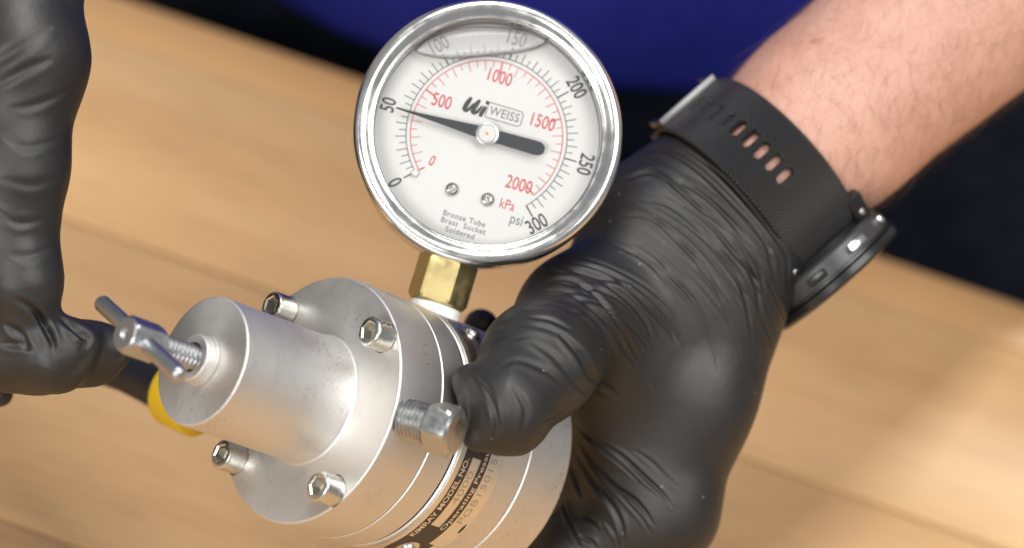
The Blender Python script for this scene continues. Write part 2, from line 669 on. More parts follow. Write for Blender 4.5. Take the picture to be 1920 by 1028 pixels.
def rnd(r, z, a0, a1, rad, n=5):
    """arc points round centre (r, z)"""
    return [(r + rad * math.cos(a0 + (a1 - a0) * i / n), z + rad * math.sin(a0 + (a1 - a0) * i / n)) for i in range(n + 1)]


mm = MM
CAPR, CAPL = 16.9 * mm, 37.0 * mm
prof = [(3.2 * mm, CAPL + 0.0 * mm), (CAPR - 0.8 * mm, CAPL)]
prof += rnd(CAPR - 0.6 * mm, CAPL - 0.6 * mm, PI / 2, 0, 0.6 * mm, 4)
prof += [(CAPR, 1.2 * mm), (CAPR + 0.25 * mm, 0.35 * mm), (CAPR + 0.7 * mm, 0.0), (CAPR + 3 * mm, 0.0), (R - 0.9 * mm, 0.0)]
prof += rnd(R - 0.7 * mm, -0.7 * mm, PI / 2, 0, 0.7 * mm, 4)
prof += [(R, -8 * mm), (R, -14.7 * mm), (R - 0.28 * mm, -15.1 * mm), (R - 6 * mm, -15.1 * mm)]
bonnet = lathe('bonnet', prof, M_ALU, reg, 144)
prof = [(R - 6 * mm, -15.2 * mm), (R - 0.22 * mm, -15.2 * mm), (R + 0.05 * mm, -15.45 * mm), (R + 0.05 * mm, -19 * mm), (R + 0.05 * mm, -23.2 * mm),
        (R - 0.25 * mm, -23.6 * mm), (R - 5 * mm, -23.6 * mm)]
lathe('spacer_ring', prof, M_ALU, reg, 144)
lathe('gasket', [(R - 6 * mm, -23.65 * mm), (R - 0.55 * mm, -23.65 * mm), (R - 0.55 * mm, -24.4 * mm), (R - 6 * mm, -24.4 * mm)], M_GROOVE, reg, 96)
prof = [(R - 6 * mm, -24.45 * mm), (R - 0.5 * mm, -24.45 * mm), (R - 0.1 * mm, -24.8 * mm), (R - 0.1 * mm, -37 * mm), (R - 0.1 * mm, -49.5 * mm),
        (R - 0.5 * mm, -49.9 * mm), (R - 6 * mm, -49.9 * mm)]
lathe('housing', prof, M_ALU, reg, 144)
prof = [(R - 6 * mm, -50.0 * mm), (R - 0.45 * mm, -50.0 * mm), (R - 0.05 * mm, -50.4 * mm), (R - 0.05 * mm, -58 * mm), (R - 0.05 * mm, -64.4 * mm)]
prof += rnd(R - 1.05 * mm, -64.4 * mm, 0, -PI / 2, 1.0 * mm, 4) + [(10 * mm, -65.4 * mm), (0, -65.4 * mm)]
lathe('end_cap', prof, M_ALU_END, reg, 144)

# adjusting screw with collar, lock block and T bar
prof = [(3.7 * mm, CAPL - 3 * mm), (3.7 * mm, CAPL + 2.9 * mm), (4.0 * mm, CAPL + 3.6 * mm), (5.3 * mm, CAPL + 3.6 * mm)]
prof += rnd(5.5 * mm, CAPL + 2.9 * mm, PI / 2, 0, 0.7 * mm, 4)
prof += [(6.2 * mm, CAPL + 1.0 * mm), (6.6 * mm, CAPL + 0.9 * mm), (6.7 * mm, CAPL + 0.1 * mm)]
lathe('collar', prof, M_ALU, reg, 64)
prof = []
z = CAPL + 0.5 * mm
while z < CAPL + 16 * mm:
    prof += [(2.55 * mm, z), (3.25 * mm, z + 0.55 * mm), (3.25 * mm, z + 0.75 * mm), (2.55 * mm, z + 1.30 * mm)]
    z += 1.36 * mm
lathe('adjusting_screw', prof, M_TBAR, reg, 64, angle=50)
BZ0, BZ1 = CAPL + 14.6 * mm, CAPL + 25.2 * mm
HB = 4.3 * mm
h6 = hexr(HB, 0.25)
prof = [(0, BZ0), (4.0 * mm, BZ0), (lambda t: min(h6(t), HB * 1.03), BZ0 + 0.25 * mm), (h6, BZ0 + 1.0 * mm), (h6, BZ1 - 1.0 * mm), (lambda t: min(h6(t), HB * 1.03), BZ1 - 0.35 * mm),
        (4.0 * mm, BZ1), (1.5 * mm, BZ1 - 0.05 * mm), (0.9 * mm, BZ1 - 0.9 * mm), (0, BZ1 - 1.2 * mm)]
lathe('handle_block', prof, M_TBAR, reg, 72, angle=18)
wv = REG_INV.to_3x3() @ camdir(0.552, -0.405, 0.729)
wv.z = 0
wv.normalize()
br = 2.2 * mm
L1, L2 = 22.0 * mm, 21.5 * mm
prof = [(0, -L1)] + rnd(br - 1.2 * mm, -L1 + 1.2 * mm, -PI / 2, 0, 1.2 * mm, 5) + rnd(br - 1.8 * mm, L2 - 1.8 * mm, 0, PI / 2, 1.8 * mm, 6) + [(0, L2)]
lathe('t_bar', prof, M_TBAR, reg, 40, xf=frame(wv, (0, 0, 1), (0, 0, (BZ0 + BZ1) / 2)))

# four socket-head cap screws on the flange
hx = hexr(2.15 * mm)


def cap_screw_profile():
    HR, HH = 4.0 * mm, 5.9 * mm
    p = [(HR + 0.1 * mm, 0.02 * mm)] + [(HR, 0.3 * mm), (HR, HH - 1.0 * mm)] + rnd(HR - 0.75 * mm, HH - 0.75 * mm, 0, PI / 2, 0.75 * mm, 4)
    p += [(lambda t: hx(t) + 0.35 * mm, HH), (hx, HH - 0.35 * mm)]
    return p, [(hx, HH - 0.36 * mm), (hx, HH - 3.2 * mm), (0, HH - 3.6 * mm)]


first = None
for k, ph in enumerate((38, 128, 218, 308)):
    a = math.radians(ph)
    mat4 = Matrix.Translation((29.0 * mm * math.cos(a), -29.0 * mm * math.sin(a), 0)) @ Matrix.Rotation(0.5 + 1.3 * k, 4, 'Z')
    if first is None:
        p_out, p_in = cap_screw_profile()
        first = lathe('cap_screw', p_out, M_STEEL, reg, 48, angle=28)
        lathe('hex_socket', p_in, M_SOCKET, first, 48, angle=28)
        lathe('base_ring', [(3.9 * mm, 0.10 * mm), (lambda t: (4.25 + 0.22 * math.sin(3 * t + 1) + 0.12 * math.sin(7 * t)) * mm, 0.05 * mm)], M_BROWN_RING, first, 48)  # thin uneven brown ring at the foot of the screw head
        o = first
    else:
        o = first.copy()
        COL.objects.link(o)
        o.parent = reg
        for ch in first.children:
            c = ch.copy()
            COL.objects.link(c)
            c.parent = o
    o.matrix_local = mat4

# hex pipe plug in the side of the flange
a = math.radians(79)
pd = Vector((math.cos(a), -math.sin(a), 0))
pdir = (REG_INV.to_3x3() @ camdir(0.88, -0.20, 0.43)).normalized()
pxf = frame(pdir, (0, 0, 1), pd * (R - 1.6 * mm) + Vector((0, 0, -5.2 * mm)))
prof = [(5.6 * mm, 0)]
z = 0.2 * mm
while z < 7.8 * mm:
    prof += [(4.75 * mm, z), (5.4 * mm, z + 0.45 * mm), (5.4 * mm, z + 0.6 * mm), (4.75 * mm, z + 1.05 * mm)]
    z += 1.1 * mm
plug = lathe('pipe_plug', prof + [(0, 8.6 * mm)], M_STEEL_DULL, reg, 40, xf=pxf, angle=20)
h7 = hexr(5.95 * mm, math.radians(20))
prof = [(0, 8.2 * mm), (5.7 * mm, 8.2 * mm), (lambda t: min(h7(t), 6.4 * mm), 8.4 * mm), (h7, 8.8 * mm), (h7, 13.6 * mm), (lambda t: min(h7(t), 6.2 * mm), 14.6 * mm), (5.2 * mm, 15.2 * mm), (0, 15.2 * mm)]
o = lathe('hex_head', prof, M_STEEL_DULL, plug, 72, xf=pxf, angle=18)


# nameplate bent round the housing
def on_body(phi, t, r):
    return (r * math.cos(phi), -r * math.sin(phi), -t)


def plate_mesh(name, p0, p1, t0, t1, r0, r1, corner, mat, parent, n=60, m=10):
    """rounded strip from angle p0 to p1 (deg), axial t0..t1 (mm), radii r0 (under) r1 (top)"""
    a0, a1 = math.radians(p0), math.radians(p1)
    arc = (a1 - a0) * R
    V, F = [], []
    ss = [arc * (0.5 - 0.5 * math.cos(PI * i / n)) for i in range(n + 1)]
    for rr in (r1, r0):
        for s in ss:
            e = min(s, arc - s)
            ins = 0.0
            if e < corner:
                ins = corner - math.sqrt(max(corner ** 2 - (corner - e) ** 2, 0))
            for j in range(m + 1):
                t = t0 * mm + ins + (t1 * mm - t0 * mm - 2 * ins) * j / m
                V.append(on_body(a0 + s / R, t, rr))
    K = (n + 1) * (m + 1)
    for i in range(n):
        for j in range(m):
            q = i * (m + 1) + j
            F.append((q, q + 1, q + m + 2, q + m + 1))
            F.append((K + q, K + q + m + 1, K + q + m + 2, K + q + 1))
    for i in range(n):
        q = i * (m + 1)
        F.append((q, q + m + 1, K + q + m + 1, K + q))
        q += m
        F.append((q, K + q, K + q + m + 1, q + m + 1))
    for j in range(m):
        F.append((j, K + j, K + j + 1, j + 1))
        q = n * (m + 1) + j
        F.append((q, q + 1, K + q + 1, K + q))
    me = fix_normals(mesh(name, V, F, True, None))
    me.shade_smooth()
    me.set_sharp_from_angle(angle=math.radians(30))
    return link(name, me, mat, parent)


PR = R + 0.45 * mm
plate = plate_mesh('nameplate', 12, 153, 25.4, 41.0, R - 0.05 * mm, PR, 2.2 * mm, M_PLATE, reg)
P1, P2, P3, P4 = PR - 0.02 * mm, PR + 0.03 * mm, PR + 0.06 * mm, PR + 0.09 * mm
band = Flat()


def strip(fl, p0, p1, t0, t1):
    """add a strip of quads in (arc mm from phi=90, t) space; x = arc, y = t"""
    n = max(2, int(abs(p1 - p0) / 2.5))
    for i in range(n):
        a = p0 + (p1 - p0) * i / n
        b_ = p0 + (p1 - p0) * (i + 1) / n
        fl.poly([(a, t0), (b_, t0), (b_, t1), (a, t1)])


strip(band, 20, 133, 27.0, 29.9)
strip(band, 20, 134, 33.0, 35.7)
strip(band, 82, 85, 29.9, 33.0)
strip(band, 76, 82, 31.0, 33.0)
strip(band, 66, 76, 30.6, 33.0)
strip(band, 121.5, 135, 29.9, 33.0)
# lower block with the light oval round the rivet left clear
for i in range(16):
    a, b_ = 133 + i * 0.9, 133 + (i + 1) * 0.9
    e = (a + 0.45 - 141.5) / 6.6
    half = 2.9 * math.sqrt(max(1 - e * e, 0)) if abs(e) < 1 else 0
    lo, hi = 27.0 + max(0, (a - 142) * 0.09), 37.6 - max(0, (a - 139) * 0.12)
    if half > 0.05:
        band.poly([(a, lo), (b_, lo), (b_, 32.6 - half), (a, 32.6 - half)])
        if i < 9:
            band.poly([(a, 32.6 + half), (b_, 32.6 + half), (b_, hi), (a, hi)])
    else:
        band.poly([(a, lo), (b_, lo), (b_, hi), (a, hi)])
band.build('printed_band', M_PRINT, plate, lambda x, y: on_body(math.radians(x), y * mm, P2))


def plate_text(s, phi_start, phi_end, t, h, mat, name, r, bold=0.03):
    """text read from phi_start down to phi_end, letter tops towards the T handle"""
    V, F = text_data(s, 1.0, bold, 'LEFT')
    xs = [v[0] for v in V]
    x0, x1 = min(xs), max(xs)
    fl = Flat()
    V = [(phi_start + (phi_end - phi_start) * (x - x0) / (x1 - x0), t - y * h / 0.72 * 1.0) for x, y in V]
    fl.add(V, F)
    return fl.build(name, mat, plate, lambda x, y: on_body(math.radians(x), y * mm, r))


plate_text('KIMRAY MODEL NO.', 131.5, 86.0, 28.3, 1.55, M_PLATE, 'maker_lettering', P3, 0.022)
plate_text('Max', 76.0, 67.0, 31.9, 1.5, M_PLATE, 'maximum_lettering', P3, 0.015)
plate_text('Operating Pressure Limit', 122.5, 60.0, 34.3, 1.45, M_PLATE, 'pressure_lettering', P3, 0.012)
plate_text('4000', 108.0, 91.0, 31.4, 2.0, M_STAMP, 'stamped_model', P2, -0.01)
plate_text('PGB15015E', 116.0, 78.0, 37.6, 2.1, M_STAMP, 'stamped_serial', P2, -0.01)
arrow = Flat()
arrow.poly([(80.4, 31.9), (77.6, 31.0), (77.6, 32.8)])
arrow.build('arrow_mark', M_PLATE, plate, lambda x, y: on_body(math.radians(x), y * mm, P3))
blot = Flat()
blot.poly([(118.5 + 3.0 * math.cos(i * PI / 6) * (1 + 0.2 * math.sin(i * 2.3)), 40.0 + 0.45 * math.sin(i * PI / 6)) for i in range(12)])
blot.build('dark_smudge', M_PRINT, plate, lambda x, y: on_body(math.radians(x), y * mm, P2))
for ph in (20.5, 141.5):
    a = math.radians(ph)
    d_ = Vector((math.cos(a), -math.sin(a), 0))
    lathe('rivet', [(2.2 * mm, -0.1 * mm), (2.1 * mm, 0.5 * mm), (1.6 * mm, 1.2 * mm), (0.8 * mm, 1.6 * mm), (0, 1.7 * mm)], M_STEEL, plate, 24,
          xf=frame(d_, (0, 0, 1), d_ * PR + Vector((0, 0, -32.8 * mm))))
# lightly scribed marks on the flange rim
scr = Flat()
for x, t0, t1 in ((47.5, 6.5, 7.0), (50, 8.8, 9.2), (44, 8.8, 9.2)):
    scr.poly([(x - 6, t0), (x + 4, t0), (x + 4, t0 + 0.22), (x - 6, t0 + 0.22)])
for x in (41, 46, 51):
    scr.poly([(x, 8.9), (x + 0.5, 8.9), (x + 0.5, 10.6), (x, 10.6)])
scr.build('scribed_mark', M_STAMP, bonnet, lambda x, y: on_body(math.radians(x), y * mm, R + 0.03 * mm))

# ------------------------------------------------------------------ pressure gauge
ph = math.radians(-9.5)
uL = Vector((math.cos(ph), -math.sin(ph), 0))
uW = (REG_MW.to_3x3() @ uL).normalized()
TB = 32.2 * mm
baseW = REG_MW @ (uL * R + Vector((0, 0, -TB)))
view = (CAM - baseW).normalized()
nW = (view - uW * view.dot(uW)).normalized()
GL = 48.9 * mm
GW = frame(nW, uW.cross(nW), baseW + uW * GL + nW * 13.0 * mm)
gauge_local = REG_INV @ GW
GR = 35.0 * mm
DZ = -6.5 * mm
DR = 29.5 * mm
# case cup
prof = [(0, -23.5 * mm), (20 * mm, -23.5 * mm), (30 * mm, -22.5 * mm), (32.5 * mm, -20.5 * mm), (33 * mm, -17 * mm), (33 * mm, -5 * mm), (DR + 0.6 * mm, -4.9 * mm), (DR + 0.6 * mm, -8 * mm), (DR + 0.6 * mm, -17 * mm), (0, -17 * mm)]
gauge = lathe('pressure_gauge', prof, M_CASE, reg, 128)
gauge.matrix_local = gauge_local @ Matrix.Scale(1.022, 4)
gauge['label'] = 'round glycerine filled dial gauge with polished rim and white face'
# bezel ring, closed section
bp_ = [(33.05 * mm, -11.5 * mm), (34.2 * mm, -11.8 * mm), (34.9 * mm, -10.8 * mm), (35.1 * mm, -8 * mm), (35.1 * mm, -1.6 * mm)]
bp_ += rnd(33.0 * mm, -0.4 * mm, -0.3, PI / 2 + 0.15, 2.1 * mm, 12)
bp_ += [(32.2 * mm, 1.55 * mm), (31.6 * mm, 1.25 * mm), (31.0 * mm, 0.90 * mm), (30.5 * mm, 0.66 * mm), (30.25 * mm, 0.62 * mm)]
bp_ += rnd(30.05 * mm, 0.15 * mm, PI / 2, PI, 0.5 * mm, 5) + [(29.55 * mm, -4.8 * mm), (33.05 * mm, -4.8 * mm)]
lathe('bezel', bp_, M_BEZEL, gauge, 160, close=True, angle=40)
lathe('dial', [(0, DZ), (DR + 0.4 * mm, DZ), (DR + 0.4 * mm, DZ - 0.8 * mm), (0, DZ - 0.8 * mm)], M_DIAL, gauge, 128)
lathe('inner_ring', [(DR - 0.05 * mm, -2.4 * mm), (DR - 0.05 * mm, DZ + 0.02 * mm), (DR + 0.5 * mm, DZ + 0.02 * mm), (DR + 0.02 * mm, -2.4 * mm)], M_RING, gauge, 128)
lathe('window_glass', [(0, 0.0), (29.45 * mm, 0.0), (29.45 * mm, -2.2 * mm), (0, -2.2 * mm)], M_GLASS, gauge, 128)

# scales: pixel units of the photo -> mm on the dial
PXD = 0.1425 * mm
A0, SW = math.radians(90 + 134.2), math.radians(268.4)


def psi_a(p):
    return A0 - SW * p / 300.0


def pol(r, a):
    return (r * PXD * math.cos(a), r * PXD * math.sin(a))


DP = 1.0
blk, red = Flat(), Flat()
for k in range(61):
    a = psi_a(k * 5)
    major = k % 10 == 0
    r0, r1 = 148, (172 if major else (168 if k % 2 == 0 else 161))
    if k % 10 != 0 or True:
        blk.line(pol(r0, a), pol(r1, a), (2.6 if major else 1.5) * PXD)
for i in range(150):
    a, b_ = psi_a(300 * i / 150), psi_a(300 * (i + 1) / 150)
    blk.line(pol(148, a), pol(148, b_), 1.5 * PXD)
for k in range(42):
    a = psi_a(k * 50 * 0.145038)
    major = k % 10 == 0
    if k == 41:
        continue
    red.line(pol(139, a), pol((118 if k else 128) if major else (121 if k % 2 == 0 else 128), a), (3.0 if major else 1.5) * PXD)
for i in range(150):
    a, b_ = psi_a(290 * i / 150), psi_a(290 * (i + 1) / 150)
    red.line(pol(140, a), pol(140, b_), 1.8 * PXD)
Z1, Z2 = DZ + 0.06 * mm, DZ + 0.08 * mm
dp = lambda zz: (lambda x, y: (x, y, zz))
for p, flip in ((0, 0), (50, 0), (100, 0), (150, 0), (200, 0), (250, 0), (300, 1)):
    a = psi_a(p)
    V, F = text_data(str(p), 27 * PXD / 0.72, 0.012, sx=0.72)
    rot = a - PI / 2 + (PI if flip else 0)
    blk.add(V, F, pol(188, a), rot)
blk.build('black_scale', M_INK, gauge, dp(Z1))


def from_photo(x, y, rot=math.radians(17.2)):
    """photo pixel -> dial millimetres (dial centre at 917, 256)"""
    dx, dy = (x - 917) * PXD, -(y - 256) * PXD
    c, s = math.cos(rot), math.sin(rot)
    return (c * dx - s * dy, s * dx + c * dy)


for s, x, y in (('500', 835, 193), ('1000', 941, 148), ('1500', 1019, 232), ('2000', 975, 348)):
    V, F = text_data(s, 25 * PXD / 0.72, 0.010, sx=0.72)
    red.add(V, F, from_photo(x, y), 0)
V, F = text_data('0', 20 * PXD / 0.72, 0.012, sx=0.72, shear=0.2)
red.add(V, F, from_photo(815, 303), 0)
V, F = text_data('kPa', 19 * PXD / 0.72, 0.006, sx=0.78)
red.add(V, F, from_photo(953, 385), 0)
red.build('red_scale', M_INK_RED, gauge, dp(Z1))
grey = Flat()
V, F = text_data('psi', 20 * PXD / 0.72, 0.004, sx=0.82)
grey.add(V, F, from_photo(970, 413), 0)
for s, x, y in (('Bronze Tube', 874, 410), ('Brass  Socket', 872, 423), ('Soldered', 866, 436)):
    V, F = text_data(s, 10.5 * PXD / 0.72, 0.012, spacing=1.12, sx=0.95)
    grey.add(V, F, from_photo(x, y), 0)
grey.build('fine_print', M_INK_GREY, gauge, dp(Z1))
# maker's mark: two brush-like strokes and an i beside a lettered box
logo = Flat()


def blob(pts, wd):
    """thick rounded stroke along pts"""
    out_l, out_r = [], []
    for i, (x, y) in enumerate(pts):
        q0, q1 = pts[max(i - 1, 0)], pts[min(i + 1, len(pts) - 1)]
        dx, dy = q1[0] - q0[0], q1[1] - q0[1]
        l_ = math.hypot(dx, dy)
        ww = wd[i] / 2
        out_l.append((x - dy / l_ * ww, y + dx / l_ * ww))
        out_r.append((x + dy / l_ * ww, y - dx / l_ * ww))
    for i in range(len(pts) - 1):
        logo.poly([out_l[i], out_r[i], out_r[i + 1], out_l[i + 1]])


LX, LY = from_photo(898, 202)


def lp(x, y):
    return (LX + x * PXD, LY + y * PXD)


for ox, kind in ((-15, 0), (1, 0), (16, 1)):
    if kind == 0:
        blob([lp(ox + 2.5, 14), lp(ox - 0.5, 6), lp(ox - 3.5, -4), lp(ox - 4, -11), lp(ox - 1, -15)], [w_ * PXD for w_ in (5, 8.5, 9, 9, 5)])
        blob([lp(ox - 1, -15), lp(ox + 4, -9), lp(ox + 7.5, -1), lp(ox + 10, 5)], [w_ * PXD for w_ in (4, 6, 4.5, 2.5)])
    else:
        blob([lp(ox + 1, 5), lp(ox - 1, -3), lp(ox - 3, -10), lp(ox - 3.5, -16)], [w_ * PXD for w_ in (6, 8, 8, 6)])
        blob([lp(ox + 3.5, 16), lp(ox + 2.5, 12.5), lp(ox + 1.8, 9.5)], [w_ * PXD for w_ in (6, 8, 6)])
logo.build('logo_strokes', M_INK, gauge, dp(Z2))
lbox = Flat()
bx0, bx1, by0, by1 = 21, 88, -13.5, 15
for a, b_ in (((bx0, by1), (bx1 - 5, by1)), ((bx1 - 5, by1), (bx1, by1 - 5)), ((bx1, by1 - 5), (bx1, by0 + 5)), ((bx1, by0 + 5), (bx1 - 5, by0)), ((bx1 - 5, by0), (bx0, by0)), ((bx0, by0), (bx0, by1))):
    lbox.line(lp(*a), lp(*b_), 1.7 * PXD)
V, F = text_data('WEISS', 17 * PXD / 0.72, 0.006, sx=0.86, spacing=1.05)
lbox.add(V, F, lp(54.5, 0.5), 0)
lbox.build('logo_box', M_INK_GREY, gauge, dp(Z2))

# pointer, hub, stop pin, dial screws
tip = from_photo(750, 207)
tail = from_photo(1017, 286)
ang = math.atan2(tip[1], tip[0])
ptr = []
Lt = math.hypot(*tip)
pts_u = [(Lt, 0.9), (Lt * 0.75, 3.0), (Lt * 0.45, 6.5), (Lt * 0.1, 11.0), (0, 11.5), (-60 * PXD, 12.5), (-92 * PXD, 13.0), (-99 * PXD, 12.3), (-105 * PXD, 9.6), (-109 * PXD, 4.8)]
up = [(x, w_ * PXD) for x, w_ in pts_u]
outl = up + [(x, -y) for x, y in reversed(up)]
V = [(x, y, 0.5 * mm) for x, y in outl] + [(x, y, 0) for x, y in outl]
n = len(outl)
F = [tuple(range(n)), tuple(reversed(range(n, 2 * n)))] + [(i, n + i, n + (i + 1) % n, (i + 1) % n) for i in range(n)]
rot = Matrix.Translation((0, 0, DZ + 2.2 * mm)) @ Matrix.Rotation(ang, 4, 'Z')
pme = fix_normals(mesh('pointer', [rot @ Vector(v) for v in V], F, False))
link('pointer', pme, M_NEEDLE, gauge)
lathe('pointer_hub', [(2.35 * mm, 0), (2.5 * mm, 0.4 * mm), (2.5 * mm, 1.2 * mm), (2.2 * mm, 1.7 * mm), (0, 1.9 * mm)], M_HUB, gauge, 40, xf=Matrix.Translation((0, 0, DZ + 1.9 * mm)))
lathe('hub_rim', [(3.0 * mm, 0), (3.0 * mm, 0.7 * mm), (2.4 * mm, 0.8 * mm)], M_CASE, gauge, 40, xf=Matrix.Translation((0, 0, DZ + 2.3 * mm)))
lathe('hub_pin', [(0.45 * mm, 0), (0.4 * mm, 0.25 * mm), (0, 0.3 * mm)], M_BRASS_DOT, gauge, 16, xf=Matrix.Translation((0, 0, DZ + 3.75 * mm)))
x, y = from_photo(785, 326)
lathe('stop_pin', [(1.05 * mm, 0), (1.05 * mm, 1.2 * mm), (0.8 * mm, 1.7 * mm), (0, 1.9 * mm)], M_HUB, gauge, 20, xf=Matrix.Translation((x, y, DZ)))
for x, y, r_ in ((852, 356, 0.4), (917, 375, 1.0)):
    x, y = from_photo(x, y)
    xf = Matrix.Translation((x, y, DZ)) @ Matrix.Rotation(r_, 4, 'Z')

    def cross(t):
        q = (t % (PI / 2))
        q = min(q, PI / 2 - q)
        return 1.05 * mm if q < 0.28 else 0.42 * mm
    lathe('dial_screw', [(1.85 * mm, 0), (1.85 * mm, 0.5 * mm), (1.6 * mm, 1.0 * mm), (1.15 * mm, 1.25 * mm), (cross, 1.28 * mm), (cross, 0.75 * mm), (0, 0.7 * mm)], M_STEEL, gauge, 48, xf=xf, angle=25)

# air bubble under the glass at the top of the liquid: flattened lens with a rim
top_ = spline([(787, 101), (800, 88), (817, 78), (858, 63), (908, 57), (963, 61), (1004, 68), (1022, 76), (1028, 83)], 60)
bot_ = spline([(787, 101), (797, 108), (832, 115), (870, 115), (908, 112), (969, 106), (1005, 98), (1022, 90), (1028, 83)], 60)


def bub(u, v):
    """u 0..1 across, v -1..1 from the lower to the upper outline"""
    i = u * 59
    k = min(int(i), 58)
    f_ = i - k
    lo_ = bot_[k] * (1 - f_) + bot_[k + 1] * f_
    hi_ = top_[k] * (1 - f_) + top_[k + 1] * f_
    q = lo_ + (hi_ - lo_) * (v * 0.5 + 0.5)
    return from_photo(*q)


V, F = [], []
nu, nv = 48, 10
for side in (1, -1):
    for i in range(nu + 1):
        for j in range(nv + 1):
            u, v = i / nu, j / nv * 2 - 1
            x, y = bub(u, v)
            th_ = 1.3 * mm * math.sqrt(max(0, (1 - v * v))) * math.sqrt(max(0, 1 - (2 * u - 1) ** 2))
            V.append((x, y, -3.7 * mm + side * th_))
K = (nu + 1) * (nv + 1)
for i in range(nu):
    for j in range(nv):
        q = i * (nv + 1) + j
        F.append((q, q + nv + 1, q + nv + 2, q + 1))
        F.append((K + q, K + q + 1, K + q + nv + 2, K + q + nv + 1))
link('air_bubble', fix_normals(mesh('air_bubble', V, F, True, 60)), M_BUBBLE, gauge)
V, F = [], []
ring = [bub(i / 40, -1) for i in range(41)] + [bub(1 - i / 40, 1) for i in range(1, 40)]
nr = len(ring)
for i, (x, y) in enumerate(ring):
    q0, q1 = ring[i - 1], ring[(i + 1) % nr]
    t_ = Vector((q1[0] - q0[0], q1[1] - q0[1], 0)).normalized()
    nn = Vector((-t_.y, t_.x, 0))
    for k in range(6):
        a = k * PI / 3
        V.append(Vector((x, y, -3.7 * mm)) + nn * math.cos(a) * 0.22 * mm + Vector((0, 0, math.sin(a) * 0.22 * mm)))
for i in range(nr):
    for k in range(6):
        F.append((i * 6 + k, ((i + 1) % nr) * 6 + k, ((i + 1) % nr) * 6 + (k + 1) % 6, i * 6 + (k + 1) % 6))
M_MENISCUS = glass_mat('meniscus', (0.84, 0.78, 0.77), 0.25, 1.2)
link('bubble_rim', fix_normals(mesh('bubble_rim', V, F, True, None)), M_MENISCUS, gauge)

# brass socket and white thread tape below the case
ydn = Matrix.Rotation(PI / 2, 4, 'X')                       # local Z -> -Y of the gauge
sx_ = Matrix.Translation((0, 0, -13.0 * mm)) @ ydn
h8 = hexr(7.0 * mm, 0.12)
lim = 7.45 * mm
prof = [(0, 31 * mm), (h8, 31.2 * mm), (h8, 44.4 * mm), (lambda t: min(h8(t), lim), 45.3 * mm), (6.8 * mm, 45.8 * mm), (5.5 * mm, 46 * mm), (0, 46 * mm)]
lathe('brass_socket', prof, M_BRASS, gauge, 96, xf=sx_, angle=16)
prof = [(6.3 * mm, 45.8 * mm), (6.75 * mm, 46.1 * mm), (7.0 * mm, 46.6 * mm), (6.9 * mm, 47.2 * mm), (7.15 * mm, 47.6 * mm), (7.05 * mm, 48.3 * mm), (7.25 * mm, 48.7 * mm), (7.2 * mm, 49.6 * mm), (7.1 * mm, 51.5 * mm)]
lathe('thread_tape', prof, M_TAPE, gauge, 64, xf=sx_, angle=60)


# ------------------------------------------------------------------ implicit surfaces for the gloves and the body
def surface_nets(d, o, h):
    s = d < 0
    nx, ny, nz = d.shape
    c = s[:-1, :-1, :-1].astype(np.int8)
    tot = np.zeros_like(c)
    for i in (0, 1):
        for j in (0, 1):
            for k in (0, 1):
                tot += s[i:nx - 1 + i, j:ny - 1 + j, k:nz - 1 + k]
    act = (tot > 0) & (tot < 8)
    ids = np.full(act.shape, -1, np.int64)
    cell = np.argwhere(act)
    ids[act] = np.arange(len(cell))
    corners = [(i, j, k) for i in (0, 1) for j in (0, 1) for k in (0, 1)]
    vals = np.stack([d[cell[:, 0] + i, cell[:, 1] + j, cell[:, 2] + k] for i, j, k in corners], 1)
    acc = np.zeros((len(cell), 3))
    cnt = np.zeros(len(cell))
    for a in range(8):
        for b_ in range(a + 1, 8):
            ca, cb = np.array(corners[a]), np.array(corners[b_])
            if np.abs(ca - cb).sum() != 1:
                continue
            va, vb = vals[:, a], vals[:, b_]
            m = (va < 0) != (vb < 0)
            t = np.where(m, va / np.where(m, va - vb, 1), 0)
            acc[m] += (ca + (cb - ca) * t[:, None])[m]
            cnt[m] += 1
    V = o + (cell + acc / cnt[:, None]) * h
    Q = []
    # edges along x
    for ax in range(3):
        sl0 = [slice(1, -1)] * 3
        sl1 = [slice(1, -1)] * 3
        sl0[ax] = slice(0, -1)
        sl1[ax] = slice(1, None)
        a, b_ = s[tuple(sl0)], s[tuple(sl1)]
        e = np.argwhere(a != b_)
        inside = a[tuple(e.T)]
        for q in range(3):
            if q != ax:
                e[:, q] += 1
        u, v = (ax + 1) % 3, (ax + 2) % 3

        def cid(du, dv):
            cc = e.copy()
            cc[:, u] += du
            cc[:, v] += dv
            return ids[tuple(cc.T)]
        quad = np.stack([cid(-1, -1), cid(0, -1), cid(0, 0), cid(-1, 0)], 1)
        quad[~inside] = quad[~inside][:, ::-1]
        Q.append(quad)
    Q = np.concatenate(Q)
    Q = Q[(Q >= 0).all(1)]
    return V, Q


def relax(V, Q, it=4, lam=0.5):
    E = np.concatenate([Q[:, [0, 1]], Q[:, [1, 2]], Q[:, [2, 3]], Q[:, [3, 0]]])
    E = np.concatenate([E, E[:, ::-1]])
    deg = np.bincount(E[:, 0], minlength=len(V)).astype(float)
    for k in range(it):
        l_ = lam if k % 2 == 0 else -lam * 1.03
        S = np.stack([np.bincount(E[:, 0], weights=V[E[:, 1], c], minlength=len(V)) for c in range(3)], 1)
        V = V + l_ * (S / deg[:, None] - V)
    return V


def cone_sdf(X, a, b_, ra, rb):
    a, b_ = np.array(a, np.float32), np.array(b_, np.float32)
    ab = b_ - a
    L2 = float(ab @ ab) or 1e-12
    px_, py_, pz_ = X[0] - a[0], X[1] - a[1], X[2] - a[2]
    t = np.clip((px_ * ab[0] + py_ * ab[1] + pz_ * ab[2]) / L2, 0, 1)
    return np.sqrt((px_ - t * ab[0]) ** 2 + (py_ - t * ab[1]) ** 2 + (pz_ - t * ab[2]) ** 2) - (ra + (rb - ra) * t)


